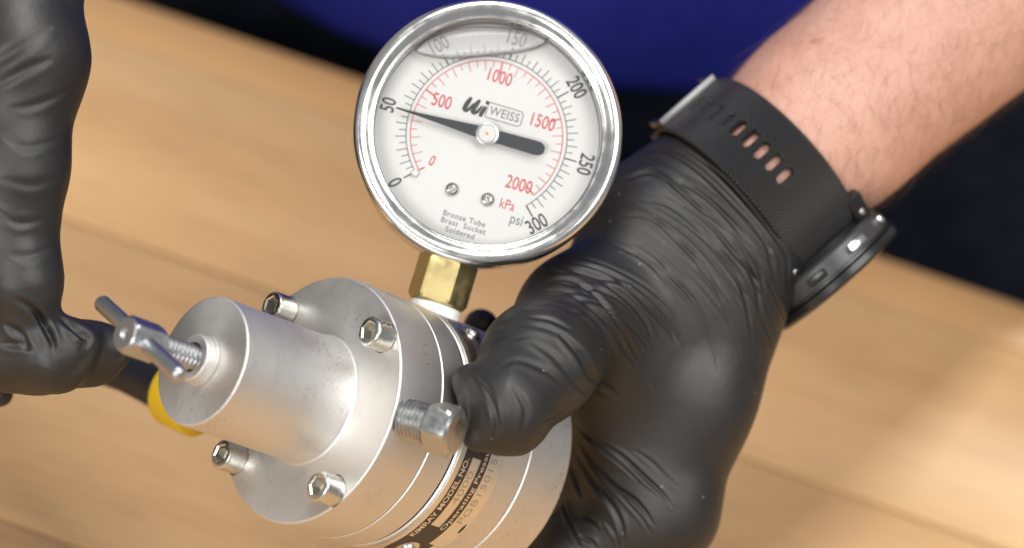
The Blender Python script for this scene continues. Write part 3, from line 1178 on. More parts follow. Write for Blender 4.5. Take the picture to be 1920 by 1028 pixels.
def smin(a, b_, k):
    h_ = np.clip(0.5 + 0.5 * (b_ - a) / k, 0, 1)
    return b_ + (a - b_) * h_ - k * h_ * (1 - h_)


def build_sdf(prims, h, cuts=(), pad=0.006):
    """prims: (a, b, ra, rb, k) in metres; cuts: functions X -> sdf to intersect with"""
    pts = np.array([list(p[0]) for p in prims] + [list(p[1]) for p in prims])
    rad = np.array([p[2] for p in prims] + [p[3] for p in prims])
    lo = (pts - rad[:, None]).min(0) - pad
    hi = (pts + rad[:, None]).max(0) + pad
    ax = [np.arange(lo[i], hi[i], h).astype(np.float32) for i in range(3)]
    shp = tuple(len(a) for a in ax)
    d = np.full(shp, 0.2, np.float32)
    for a, b_, ra, rb, k in prims:
        m = max(ra, rb) + 0.02 + k
        sl, sub = [], []
        for i in range(3):
            l_, h__ = min(a[i], b_[i]) - m, max(a[i], b_[i]) + m
            i0 = max(0, int((l_ - lo[i]) / h))
            i1 = min(shp[i], int((h__ - lo[i]) / h) + 2)
            sl.append(slice(i0, i1))
            sub.append(ax[i][i0:i1])
        sl = tuple(sl)
        X = np.meshgrid(*sub, indexing='ij', sparse=True)
        dd = cone_sdf(X, a, b_, ra, rb)
        d[sl] = smin(d[sl], dd, max(k, 1e-5))
    X = np.meshgrid(*ax, indexing='ij', sparse=True)
    for c in cuts:
        d = -smin(-d, -c(X), 0.0016)
    return surface_nets(d, lo, h)


def np_mesh(name, V, Q):
    me = bpy.data.meshes.new(name)
    me.vertices.add(len(V))
    me.vertices.foreach_set('co', np.ascontiguousarray(V, np.float32).ravel())
    me.loops.add(Q.size)
    me.loops.foreach_set('vertex_index', np.ascontiguousarray(Q, np.int32).ravel())
    me.polygons.add(len(Q))
    me.polygons.foreach_set('loop_start', np.arange(0, Q.size, 4, dtype=np.int32))
    me.update(calc_edges=True)
    me.shade_smooth()
    return me


def subdivided(name, V, Q):
    """one Catmull-Clark step on a quad mesh"""
    n, nf = len(V), len(Q)
    E = np.sort(np.concatenate([Q[:, [0, 1]], Q[:, [1, 2]], Q[:, [2, 3]], Q[:, [3, 0]]]), 1).astype(np.int64)
    key = E[:, 0] * n + E[:, 1]
    uk, inv = np.unique(key, return_inverse=True)
    ue = np.stack([uk // n, uk % n], 1)
    ne = len(ue)
    FP = V[Q].mean(1)
    fid = np.tile(np.arange(nf), 4)
    ecnt = np.bincount(inv, minlength=ne).astype(float)
    fsum = np.stack([np.bincount(inv, weights=FP[fid, c], minlength=ne) for c in range(3)], 1)
    mid = V[ue].mean(1)
    EP = np.where(ecnt[:, None] == 2, (mid * 2 + fsum) / 4, mid)
    deg = np.bincount(ue.ravel(), minlength=n).astype(float)
    Rm = np.stack([np.bincount(ue.ravel(), weights=np.repeat(mid[:, c], 2), minlength=n) for c in range(3)], 1) / np.maximum(deg, 1)[:, None]
    fd = np.bincount(Q.ravel(), minlength=n).astype(float)
    Fm = np.stack([np.bincount(Q.ravel(), weights=np.repeat(FP[:, c], 4), minlength=n) for c in range(3)], 1) / np.maximum(fd, 1)[:, None]
    k = np.maximum(deg, 3)[:, None]
    VP = (Fm + 2 * Rm + (k - 3) * V) / k
    e = [inv[i * nf:(i + 1) * nf] + n for i in range(4)]
    f = np.arange(nf) + n + ne
    Q2 = np.concatenate([np.stack([Q[:, i], e[i], f, e[i - 1]], 1) for i in range(4)])
    return np_mesh(name, np.concatenate([VP, EP, FP]), Q2)


def get_vn(me):
    n = len(me.vertices)
    V = np.empty(n * 3, np.float32)
    me.vertices.foreach_get('co', V)
    Nn = np.empty(n * 3, np.float32)
    me.vertex_normals.foreach_get('vector', Nn)
    return V.reshape(-1, 3).astype(float), Nn.reshape(-1, 3).astype(float)


def set_v(me, V):
    me.vertices.foreach_set('co', np.ascontiguousarray(V, np.float32).ravel())
    me.update()


def fold_field(px, py, folds, facing):
    """sum of creases: each fold = (points, width px, depth mm)"""
    D = np.zeros(len(px))
    for pts, wd, dep in folds:
        c = spline(pts, 26)
        lo, hi = c.min(0) - 5 * wd, c.max(0) + 5 * wd
        m = np.nonzero((px > lo[0]) & (px < hi[0]) & (py > lo[1]) & (py < hi[1]) & (facing > 0.02))[0]
        if not len(m):
            continue
        qx, qy = px[m], py[m]
        best = np.full(len(m), 1e9)
        sd = np.zeros(len(m))
        tt = np.zeros(len(m))
        nseg = len(c) - 1
        for i in range(nseg):
            a, b_ = c[i], c[i + 1]
            ab = b_ - a
            L2 = ab @ ab
            t = np.clip(((qx - a[0]) * ab[0] + (qy - a[1]) * ab[1]) / L2, 0, 1)
            dx, dy = qx - a[0] - t * ab[0], qy - a[1] - t * ab[1]
            dist = np.hypot(dx, dy)
            u = dist < best
            best[u] = dist[u]
            sd[u] = np.sign(ab[0] * dy - ab[1] * dx)[u] * dist[u]
            tt[u] = ((i + t) / nseg)[u]
        tap = np.clip(np.sin(PI * np.clip(tt, 0, 1)), 0, 1) ** 0.7
        wv_ = 0.8 * wd * (0.55 + 0.45 * tap)
        prof_ = -np.exp(-(sd / wv_) ** 2) + 0.55 * np.exp(-((sd - 1.9 * wv_) / (1.1 * wv_)) ** 2) + 0.35 * np.exp(-((sd + 1.9 * wv_) / (1.3 * wv_)) ** 2)
        D[m] += 1.0 * dep * MM * prof_ * tap * np.clip(facing[m] * 3, 0, 1)
    return D


def wob(x, seeds):
    """smooth 1-D/2-D pseudo noise from sums of sines, about -1..1"""
    r = np.zeros_like(x[0])
    for k, (fx, fy, p, a) in enumerate(seeds):
        r += a * np.sin(x[0] * fx + x[1] * fy + p)
    return r / sum(s[3] for s in seeds)


def seeds(n, f0, f1, ay=1.0):
    out = []
    for k in range(n):
        f = f0 * (f1 / f0) ** (k / max(n - 1, 1))
        th_ = rng.uniform(0, 2 * PI)
        out.append((f * math.cos(th_), f * math.sin(th_) * ay, rng.uniform(0, 6.28), (f0 / f) ** 0.6))
    return out


def CP(x0, y0, d0, r0, x1, y1, d1, r1, k):
    return (P(x0, y0, d0), P(x1, y1, d1), r0 * d0 / FPX, r1 * d1 / FPX, k * MM)


def chain(pts, k0, k):
    out = []
    for i in range(len(pts) - 1):
        out.append(CP(*pts[i], *pts[i + 1], k0 if i == 0 else k))
    return out


# wrist frame
ARM = camdir(0.735, 0.645, -0.21)                 # wrist -> elbow
WC = P(1414, 345, 0.803)
E1 = camdir(0.665, -0.747, 0.0)
E1 = (E1 - ARM * E1.dot(ARM)).normalized()        # towards the watch case
E2 = ARM.cross(E1)
if E2.dot(CF) > 0:
    E2 = -E2                                      # towards the camera
ROOT = Vector((-0.12, 1.03, -0.80))
person = empty('person', Matrix.Translation(ROOT))
tag(person, 'person in blue shirt and dark jeans wearing black gloves, standing behind the table', 'person')


def to_person(o):
    o.parent = person
    o.matrix_parent_inverse = Matrix.Translation(-ROOT)
    return o


# ---- glove on the hand that grips the regulator
prims = []
for s_ in (-1, 1):
    a = WC + ARM * 0.012 + E1 * (s_ * 0.0040)
    b_ = WC - ARM * 0.030 + E1 * (s_ * 0.0060)
    prims.append((a, b_, 0.0205, 0.0238, 0.006))
prims += [
    CP(1310, 420, .806, 104, 1090, 595, .772, 112, 12),
    CP(1330, 480, .796, 105, 1180, 670, .782, 118, 14),
    CP(1388, 500, .803, 82, 1332, 690, .794, 85, 12),
    CP(1385, 490, .792, 92, 1298, 760, .786, 99, 12),
    CP(1298, 760, .786, 99, 1246, 960, .786, 97, 10),
    CP(1370, 490, .812, 85, 1248, 950, .810, 90, 12),
    CP(1345, 480, .826, 80, 1250, 950, .832, 80, 10),
    CP(1320, 470, .832, 75, 1245, 970, .850, 72, 10),
    CP(1240, 640, .802, 92, 1195, 880, .812, 80, 14),
    CP(1160, 700, .782, 74, 1185, 900, .790, 78, 14),
    CP(1125, 790, .800, 66, 1115, 960, .806, 72, 12),
    CP(1085, 840, .812, 46, 1075, 990, .818, 60, 10),
]
prims += chain([(1090, 595, .772, 110), (1010, 680, .740, 106), (952, 760, .726, 90)], 8, 5)
prims += [CP(938, 788, .724, 62, 890, 822, .721, 18, 7), CP(930, 740, .726, 72, 872, 712, .725, 24, 6)]
prims += chain([(1240, 960, .786, 92), (1085, 1040, .792, 80), (960, 1115, .806, 68), (850, 1085, .828, 56)], 8, 4)
prims += chain([(1250, 940, .810, 84), (1080, 930, .842, 68), (945, 780, .834, 56), (902, 612, .797, 33)], 5, 3)
prims += chain([(1250, 950, .832, 78), (1080, 990, .864, 62), (930, 890, .864, 54), (880, 760, .840, 46)], 5, 3)
prims += chain([(1245, 970, .850, 70), (1100, 1040, .874, 54), (980, 990, .880, 48), (930, 900, .870, 40)], 5, 3)

regC = np.array(REG_MW.translation)
regA = np.array(AX)
plugO = np.array(REG_MW @ pxf.translation)
plugD = np.array(REG_MW.to_3x3() @ pdir)
WCn, ARMn = np.array(WC), np.array(ARM)


def cyl_cut(o, ax, r, t0, t1):
    def f(X):
        x, y, z = X[0] - o[0], X[1] - o[1], X[2] - o[2]
        t = x * ax[0] + y * ax[1] + z * ax[2]
        rr = np.sqrt(np.maximum(x * x + y * y + z * z - t * t, 0)) - r
        tt = np.abs(t - (t0 + t1) / 2) - (t1 - t0) / 2
        return -np.maximum(rr, tt)
    return f


def plane_cut(o, n):
    return lambda X: (X[0] - o[0]) * n[0] + (X[1] - o[1]) * n[1] + (X[2] - o[2]) * n[2]


cuts = [cyl_cut(regC, regA, R + 0.6 * mm, -0.002, 0.0662), cyl_cut(plugO, plugD, 6.7 * mm, -0.001, 0.0156),
        plane_cut(WCn - ARMn * 0.0040, ARMn)]
V, Q = build_sdf(prims, 0.00060, cuts)
V = relax(V, Q, 8)
gme = subdivided('glove', V, Q)
V, Nn = get_vn(gme)
px, py, dd = to_px(V)
vdir = CAMn - V
vdir /= np.linalg.norm(vdir, axis=1)[:, None]
fac = (Nn * vdir).sum(1)


def zz(ox, oy, sc, pts):
    return [(ox + x / sc, oy + y / sc) for x, y in pts]


za = lambda *p: zz(1000, 480, 1.876, p)
zb = lambda *p: zz(840, 240, 1.3045, p)
zc = lambda *p: zz(980, 780, 4.145, p)
zd = lambda *p: zz(1150, 100, 1.835, p)
folds = [
    (za((0, 130), (100, 120), (200, 180), (280, 260), (330, 340), (430, 480)), 6, 0.75),
    (za((0, 95), (130, 85), (230, 150), (310, 260), (380, 380), (420, 460)), 5, 0.7),
    (za((20, 60), (180, 60), (290, 120), (380, 210), (420, 290)), 6, 0.6),
    (za((120, 20), (260, 60), (350, 130), (470, 250), (500, 300)), 5, 0.5),
    (za((-20, 180), (80, 175), (150, 200), (220, 270)), 6, 0.55),
    (za((-30, 215), (60, 225), (140, 265)), 6, 0.4),
    (za((90, 270), (165, 350), (210, 430), (310, 500)), 9, 1.0),
    (za((60, 150), (150, 175), (230, 240), (280, 330), (300, 380)), 5, 0.5),
    (za((430, 0), (500, 80), (580, 170)), 5, 0.35),
    (za((350, -20), (430, 50), (520, 150)), 4, 0.3),
    (za((560, -30), (640, 110), (700, 250)), 4, 0.3),
    (za((640, -60), (735, 110), (770, 290)), 5, 0.55),
    (za((700, -60), (780, 90), (800, 230)), 6, 0.7),
    (za((500, -60), (570, 10), (620, 90)), 4, 0.3),
    # web between thumb and fingers
    (zc((400, 60), (560, 190), (760, 310), (960, 490), (1080, 600), (1170, 720)), 5, 0.75),
    (zc((440, 110), (600, 250), (760, 370), (910, 520)), 4, 0.7),
    (zc((420, 160), (560, 380), (700, 540), (860, 650), (960, 760), (1020, 860)), 6, 0.9),
    (zc((700, 560), (830, 690), (930, 800), (990, 920)), 4, 0.6),
    (zc((400, 260), (540, 500), (680, 680), (760, 830), (790, 1000)), 6, 0.8),
    (zc((860, 260), (1000, 360), (1120, 480), (1210, 560)), 5, 0.35),
    (zc((370, 380), (430, 540), (470, 640)), 5, 0.6),
    (zc((380, 780), (500, 800), (600, 890)), 5, 0.8),
    (zc((420, 930), (520, 970), (580, 1030)), 5, 0.7),
    (zc((310, 640), (350, 800), (420, 960), (470, 1030)), 4, 0.8),
    (zc((640, 820), (720, 920), (740, 1020)), 4, 0.5),
    # thumb
    (zb((70, 505), (140, 480), (240, 490), (330, 540)), 7, 0.22),
    (zb((120, 590), (170, 568), (250, 600), (300, 650)), 7, 0.31),
    (zb((60, 600), (100, 650), (120, 720), (110, 770)), 7, 0.34),
    (zb((30, 620), (45, 690), (40, 750)), 6, 0.28),
    (zb((160, 630), (190, 690), (180, 745)), 8, 0.31),
    (zb((215, 725), (290, 690), (355, 640)), 4, 0.22),
    (zb((200, 520), (260, 560), (330, 640), (400, 660)), 8, 0.31),
    (zb((110, 540), (130, 520), (200, 510)), 5, 0.19),
    # cuff
    (zd((40, 350), (160, 330), (280, 390), (400, 500), (520, 640), (560, 800)), 7, 0.8),
    (zd((20, 440), (140, 410), (250, 490), (330, 570)), 6, 0.7),
    (zd((250, 330), (380, 430), (480, 540), (590, 680), (600, 800)), 6, 0.8),
    (zd((150, 420), (300, 480), (420, 600), (500, 740), (520, 880)), 6, 0.6),
    (zd((0, 560), (130, 570), (260, 690), (340, 800)), 5, 0.35),
    (zd((60, 500), (200, 530), (330, 650), (430, 800), (460, 900)), 5, 0.4),
]
D = fold_field(px, py, folds, fac)
# fine drawn wrinkles running round the thumb root and the wrist
rr_ = np.hypot(px - 1030, (py - 760))
th_ = np.arctan2(-(py - 760), px - 1030)
sd1, sd2 = seeds(5, 1.2, 5.0), seeds(6, 0.010, 0.035)
sm_ = lambda x, a, b_: np.clip((x - a) / (b_ - a), 0, 1) ** 2 * (3 - 2 * np.clip((x - a) / (b_ - a), 0, 1))
arcs = []
for r0, n_, t0_, t1_, dmin, dmax in ((182, 9, 108, 18, 0.14, 0.42), (330, 7, 70, 14, 0.12, 0.30), (425, 9, 66, 4, 0.25, 0.65)):
    step = {182: 13.0, 330: 13.0, 425: 10.0}[r0]
    for k in range(n_):
        ra = r0 + step * (k + rng.uniform(-0.35, 0.35))
        a0_ = t0_ + rng.uniform(-22, 8)
        a1_ = t1_ + rng.uniform(-4, 30)
        w1, w2, p1_ = rng.uniform(-10, 10), rng.uniform(-5, 5), rng.uniform(0, 6)
        pts_ = []
        for q in range(7):
            an = math.radians(a0_ + (a1_ - a0_) * q / 6)
            rr2 = ra + w1 * (q / 6 - 0.5) + w2 * math.sin(p1_ + q * 1.1)
            pts_.append((1030 + rr2 * math.cos(an), 760 - rr2 * math.sin(an)))
        arcs.append((pts_, rng.uniform(3.0, 4.6), dmin + (dmax * 1.35 - dmin) * rng.uniform(0, 1) ** 1.8))
D += fold_field(px, py, arcs, fac)
# slack surface
D += 0.10 * MM * wob((px, py), seeds(7, 0.010, 0.04))
D *= np.clip((-((V - WCn) @ ARMn) - 0.0105) / 0.004, 0, 1)
V += Nn * D[:, None]
set_v(gme, V)
g1 = to_person(link('glove', gme, M_GLOVE))
g1['label'] = 'wrinkled black nitrile glove gripping the regulator, thumb on the nameplate'

# ---- glove on the hand reaching in from the left
prims = chain([(-150, -260, .760, 170), (20, -60, .745, 128), (44, 110, .738, 114), (26, 320, .735, 94), (18, 440, .736, 82), (40, 530, .734, 69), (46, 575, .735, 58)], 10, 7)
prims += [CP(-150, -260, .760, 170, -160, 250, .760, 130, 14), CP(-160, 250, .760, 130, -140, 600, .757, 100, 12)]
prims += chain([(-140, 620, .755, 90), (20, 655, .742, 72), (105, 668, .737, 62), (150, 640, .736, 38)], 10, 6)
prims += chain([(-120, 660, .765, 70), (80, 668, .752, 64), (175, 662, .748, 56), (212, 652, .746, 36)], 8, 5)
prims += chain([(-160, 700, .785, 60), (-60, 735, .780, 44), (0, 738, .775, 26)], 8, 4)
prims += chain([(-70, -60, .790, 120), (-60, 250, .790, 90), (-40, 480, .78, 70)], 8, 6)
V, Q = build_sdf(prims, 0.0011)
V = relax(V, Q, 8)
gme = subdivided('glove', V, Q)
V, Nn = get_vn(gme)
px, py, dd = to_px(V)
vdir = CAMn - V
vdir /= np.linalg.norm(vdir, axis=1)[:, None]
fac = (Nn * vdir).sum(1)
zl = lambda *p: zz(0, 0, 1.195, p)
zm = lambda *p: zz(0, 520, 3.024, p)
folds = [
    (zl((-20, 150), (40, 110), (120, 60)), 13, 0.5), (zl((-20, 200), (50, 160), (120, 130)), 11, 0.4), (zl((10, 245), (80, 235), (160, 200)), 9, 0.3),
    (zl((0, 300), (60, 330), (140, 310)), 10, 0.3),
    (zl((0, 400), (70, 415), (130, 400)), 10, 0.3), (zl((-10, 470), (40, 500), (110, 490)), 9, 0.3),
    (zl((-10, 560), (60, 575), (125, 550)), 10, 0.3),
    (zm((90, 120), (200, 200), (280, 330), (310, 440)), 9, 1.0), (zm((200, 180), (260, 280), (320, 400)), 7, 0.8),
    (zm((330, 220), (430, 300), (500, 350), (480, 430)), 8, 0.9), (zm((20, 260), (120, 330), (160, 420)), 9, 0.7), (zm((400, 280), (470, 350), (460, 420)), 6, 0.6),
    (zm((0, 380), (90, 380), (190, 400)), 9, 0.5),
]
D = fold_field(px, py, folds, fac)
D += 0.30 * MM * wob((px, py), seeds(6, 0.006, 0.018))
V += Nn * D[:, None]
set_v(gme, V)
g2 = to_person(link('glove', gme, M_GLOVE))
g2['label'] = 'black nitrile glove of the hand reaching for the T handle'

# ---- body: torso, arms (one continuous skin surface)
ELB = WC + ARM * 0.255 + Vector((0.02, 0, 0))
SHO = Vector((0.075, 1.03, 0.60))
WR2 = P(-150, -260, .760)
ELB2 = Vector((-0.46, 0.86, 0.34))
SHO2 = Vector((-0.42, 1.03, 0.60))
wprims = []
fore = WC + ARM * 0.16
for s_ in (-1, 1):
    wprims.append((WC - ARM * 0.03 + E1 * (s_ * 0.0030), WC - ARM * 0.008 + E1 * (s_ * 0.0030), 0.0185, 0.0195, 0.006))
    wprims.append((WC + ARM * 0.000 + E1 * (s_ * 0.0030), WC + ARM * 0.03 + E1 * (s_ * 0.0030), 0.0230, 0.0236, 0.006))
    wprims.append((WC + ARM * 0.03 + E1 * (s_ * 0.0030), fore + E1 * (s_ * 0.003 + 0.002), 0.0236, 0.0345, 0.006))
    wprims.append((fore + E1 * (s_ * 0.003 + 0.002), ELB, 0.0345, 0.038, 0.008))
wprims += [
    (WC - ARM * 0.03, P(1290, 700, .785), 0.019, 0.010, 0.006),
    (ELB, SHO, 0.038, 0.050, 0.012),
    (WR2, WR2 + (ELB2 - WR2) * 0.5, 0.024, 0.032, 0.006), (WR2 + (ELB2 - WR2) * 0.5, ELB2, 0.032, 0.038, 0.008), (ELB2, SHO2, 0.038, 0.050, 0.012),
    (WR2, P(-150, 200, .762), 0.018, 0.012, 0.006),
    (SHO, SHO2, 0.058, 0.058, 0.03), (Vector((-0.20, 1.02, 0.60)), Vector((-0.20, 1.0, 0.74)), 0.055, 0.052, 0.03),
]
for x in (-0.25, -0.14, -0.03):
    wprims.append((Vector((x, 1.04, -0.06)), Vector((x, 1.04, 0.5)), 0.092, 0.095, 0.04))
V, Q = build_sdf(wprims, 0.0035)
V = relax(V, Q, 10)
bme = subdivided('body', V, Q)
V, Nn = get_vn(bme)
px, py, dd = to_px(V)
onarm = ((V - WCn) @ ARMn > -0.02) & (px > 1100) & (dd < 0.9)
D = np.where(onarm, 0.0005 * wob((px, py), seeds(7, 0.006, 0.03)), 0)
V += Nn * D[:, None]
set_v(bme, V)
body = to_person(link('body', bme, M_SKIN))

# hair on the forearm
cand = np.nonzero(onarm & ((V - WCn) @ ARMn > 0.011) & (px < 2050) & (py > -130))[0]
vdir = CAMn - V
vdir /= np.linalg.norm(vdir, axis=1)[:, None]
fac = (Nn * vdir).sum(1)
cand = cand[fac[cand] > -0.35]
pick = rng.choice(cand, min(1500, len(cand)), replace=False)
HV, HF = [], []
E1n, E2n = np.array(E1), np.array(E2)
for i in pick:
    p0, n0 = V[i], Nn[i]
    edge = abs((V[i] - WCn) @ E1n) / 0.03
    dirn = -ARMn * rng.uniform(0.1, 0.9) + E1n * rng.uniform(0.1, 0.9) + rng.normal(0, 0.25, 3)
    dirn -= n0 * (dirn @ n0)
    dirn /= np.linalg.norm(dirn)
    L_ = rng.uniform(0.004, 0.011) * (1.25 if edge > 0.8 else 1.0)
    lift = rng.uniform(0.12, 0.45)
    curl = rng.normal(0, 0.35)
    side = np.cross(n0, dirn)
    rad = rng.uniform(0.000018, 0.000038)
    base = len(HV)
    nseg = 4
    for s_ in range(nseg + 1):
        t = s_ / nseg
        c = p0 + dirn * L_ * t + n0 * (L_ * lift * t * (1.15 - 0.75 * t)) + side * (L_ * curl * t * t)
        r_ = rad * (1 - 0.75 * t)
        for k in range(3):
            a = k * 2.0944
            HV.append(c + (side * math.cos(a) + n0 * math.sin(a)) * r_)
    for s_ in range(nseg):
        for k in range(3):
            a, b_ = base + s_ * 3 + k, base + s_ * 3 + (k + 1) % 3
            HF.append((a, b_, b_ + 3, a + 3))
hair = to_person(link('arm_hair', mesh('arm_hair', HV, HF, True, None), M_HAIR))
hair.parent = body
hair.matrix_parent_inverse = Matrix.Identity(4)
hair.matrix_parent_inverse = Matrix.Identity(4)
hair['kind'] = 'stuff'

# ---- shirt
sprims = []
for x in (-0.27, -0.14, -0.01):
    sprims.append((Vector((x, 1.04, -0.10)), Vector((x, 1.045, 0.50)), 0.118, 0.112, 0.05))
sprims += [(Vector((-0.18, 1.0, 0.06)), Vector((-0.18, 1.01, 0.22)), 0.128, 0.118, 0.06),
           (SHO, SHO2, 0.070, 0.070, 0.03),
           (SHO, SHO + (ELB - SHO) * 0.62, 0.064, 0.060, 0.02), (SHO2, SHO2 + (ELB2 - SHO2) * 0.62, 0.064, 0.060, 0.02)]
V, Q = build_sdf(sprims, 0.006, [lambda X: (0.004 + 0.75 * np.maximum(X[0] + 0.05, 0)) - X[2] + 0 * X[1]])
V = relax(V, Q, 8)
sme = subdivided('shirt', V, Q)
V, Nn = get_vn(sme)
V += Nn * (0.009 * wob((V[:, 0] * 1.0 + V[:, 2] * 0.4, V[:, 2] * 0.6), seeds(8, 8, 45)))[:, None]
set_v(sme, V)
shirt = to_person(link('shirt', sme, M_SHIRT))

# ---- trousers
tprims = []
for x in (-0.27, -0.15, -0.06, 0.015):
    tprims.append((Vector((x, 1.04, 0.01 + (0.10 if x > -0.1 else 0))), Vector((x, 1.04, -0.10)), 0.108, 0.115, 0.04))
for s_ in (-1, 1):
    hip = Vector((-0.13 + s_ * 0.09, 1.035, -0.12))
    knee = Vector((-0.13 + s_ * 0.10, 1.01, -0.45))
    tprims += [(hip, knee, 0.095, 0.072, 0.03), (knee, Vector((-0.13 + s_ * 0.11, 1.04, -0.74)), 0.072, 0.06, 0.02)]
V, Q = build_sdf(tprims, 0.007)
V = relax(V, Q, 6)
tme = subdivided('jeans', V, Q)
V, Nn = get_vn(tme)
V += Nn * (0.005 * wob((V[:, 0], V[:, 2] * 0.25), seeds(8, 20, 110)))[:, None]
set_v(tme, V)
to_person(link('jeans', tme, M_JEANS))

# ------------------------------------------------------------------ wristwatch
WMW = Matrix.Translation(WC) @ Matrix((E1, E2, ARM)).transposed().to_4x4()
if WMW.to_3x3().determinant() < 0:
    WMW = Matrix.Translation(WC) @ Matrix((E1, E2, -ARM)).transposed().to_4x4()
WS = 1 if Vector(WMW.col[2][:3]).dot(ARM) > 0 else -1     # +1: local Z points to the elbow
watch = empty('wristwatch', WMW)
tag(watch, 'black sports wristwatch with perforated rubber strap worn above the glove cuff', 'watch')
R1, R2 = 27.3 * mm, 24.6 * mm
# arc-length table of the strap ellipse
TH = np.linspace(0, 2 * PI, 2001)
ex, ey = R1 * np.cos(TH), R2 * np.sin(TH)
arc = np.concatenate([[0], np.cumsum(np.hypot(np.diff(ex), np.diff(ey)))])


def strap_pt(s, w_, lift=0.0):
    th = np.interp(s, arc, TH)
    x, y = R1 * math.cos(th), R2 * math.sin(th)
    n_ = Vector((math.cos(th) / R1, math.sin(th) / R2, 0)).normalized()
    return Vector((x, y, w_)) + n_ * lift


def s_at(deg):
    return float(np.interp(math.radians(deg), TH, arc))


# strap sheet with slots cut out, UV in mm for the weave
s0, s1, hw = s_at(16), s_at(205), 12.4 * mm
du = 0.42 * mm
ns, nw = int((s1 - s0) / du), int(2 * hw / du)
slots = [(s_at(84) + k * 4.35 * mm, True) for k in range(5)] + [(s_at(84) + (5 + k) * 4.35 * mm, False) for k in range(4)]
SL, SRAD = 1.8 * mm, 1.3 * mm


def slot_d(s, w_):
    b = 1e9
    for c, thr in slots:
        if thr:
            dw = max(abs(w_) - SL, 0)
            b = min(b, math.hypot(s - c, dw) - SRAD)
    return b


def groove(s, w_):
    g = 0.0
    for c, thr in slots:
        if not thr:
            d_ = math.hypot(s - c, max(abs(w_) - SL, 0)) - 0.8 * mm
            g += max(0.0, min(1.0, 0.5 - d_ / (0.5 * mm)))
    return g


grid, V, UVv = {}, [], []
for i in range(ns + 1):
    for j in range(nw + 1):
        s, w_ = s0 + (s1 - s0) * i / ns, -hw + 2 * hw * j / nw
        d_ = slot_d(s, w_)
        if abs(d_) < 0.55 * du:
            e = 1e-5
            gx = (slot_d(s + e, w_) - slot_d(s - e, w_)) / (2 * e)
            gy = (slot_d(s, w_ + e) - slot_d(s, w_ - e)) / (2 * e)
            gl = gx * gx + gy * gy or 1
            s, w_ = s - d_ * gx / gl, w_ - d_ * gy / gl
        q = abs(w_) / hw
        edge = 0.6 * mm * max(0, (q - 0.9) / 0.1) ** 2
        rim = 0.25 * mm * math.exp(-(max(slot_d(s, w_), 0) / (0.7 * mm)) ** 2)
        grid[i, j] = len(V)
        V.append(strap_pt(s, w_ * (0.93 + 0.07 * (s1 - s) / (s1 - s0)), 2.4 * mm - edge - 1.3 * mm * groove(s, w_) + rim))
        UVv.append((s / mm, w_ / mm))
F = []
for i in range(ns):
    for j in range(nw):
        sc_, wc_ = s0 + (s1 - s0) * (i + 0.5) / ns, -hw + 2 * hw * (j + 0.5) / nw
        if slot_d(sc_, wc_) < -0.1 * du:
            continue
        F.append((grid[i, j], grid[i + 1, j], grid[i + 1, j + 1], grid[i, j + 1]))
sme = bpy.data.meshes.new('strap')
sme.from_pydata(V, [], F)
uvl = sme.uv_layers.new(name='weave')
for lp_ in sme.loops:
    uvl.data[lp_.index].uv = UVv[lp_.vertex_index]
fix_normals(sme)
m, nt, b = new_mat('strap_rubber')
uvn = N(nt, 'ShaderNodeUVMap')
uvn.uv_map = 'weave'
sp_ = N(nt, 'ShaderNodeSeparateXYZ')
nt.links.new(uvn.outputs[0], sp_.inputs[0])
sins = []
for o_ in (0, 1):
    mu = N(nt, 'ShaderNodeMath', operation='MULTIPLY')
    nt.links.new(sp_.outputs[o_], mu.inputs[0])
    mu.inputs[1].default_value = 2 * PI / 1.25
    si = N(nt, 'ShaderNodeMath', operation='SINE')
    nt.links.new(mu.outputs[0], si.inputs[0])
    sins.append(si)
mu = N(nt, 'ShaderNodeMath', operation='MULTIPLY')
nt.links.new(sins[0].outputs[0], mu.inputs[0])
nt.links.new(sins[1].outputs[0], mu.inputs[1])
bpn = N(nt, 'ShaderNodeBump', Strength=0.8, Distance=0.0004)
nt.links.new(mu.outputs[0], bpn.inputs['Height'])
nt.links.new(bpn.outputs[0], b.inputs['Normal'])
b.inputs['Base Color'].default_value = (0.017, 0.017, 0.018, 1)
b.inputs['Roughness'].default_value = 0.33
sme.shade_smooth()
strap = link('strap', sme, m, watch)
md = strap.modifiers.new('thickness', 'SOLIDIFY')
md.thickness = 2.2 * mm
md.offset = -1
# far half of the strap
V, F = [], []
for i in range(41):
    s = s_at(195) + (s_at(345) - s_at(195)) * i / 40
    for j, (w_, l_) in enumerate(((-9.6, 0.2), (-9.8, 1.6), (-9.0, 2.2), (9.0, 2.2), (9.8, 1.6), (9.6, 0.2))):
        V.append(strap_pt(s, w_ * mm, l_ * mm))
for i in range(40):
    for j in range(6):
        F.append((i * 6 + j, (i + 1) * 6 + j, (i + 1) * 6 + (j + 1) % 6, i * 6 + (j + 1) % 6))
F += [tuple(range(6)), tuple(240 + k for k in range(6))]
link('strap', fix_normals(mesh('strap', V, F, True, 40)), M_RUBBER, watch)
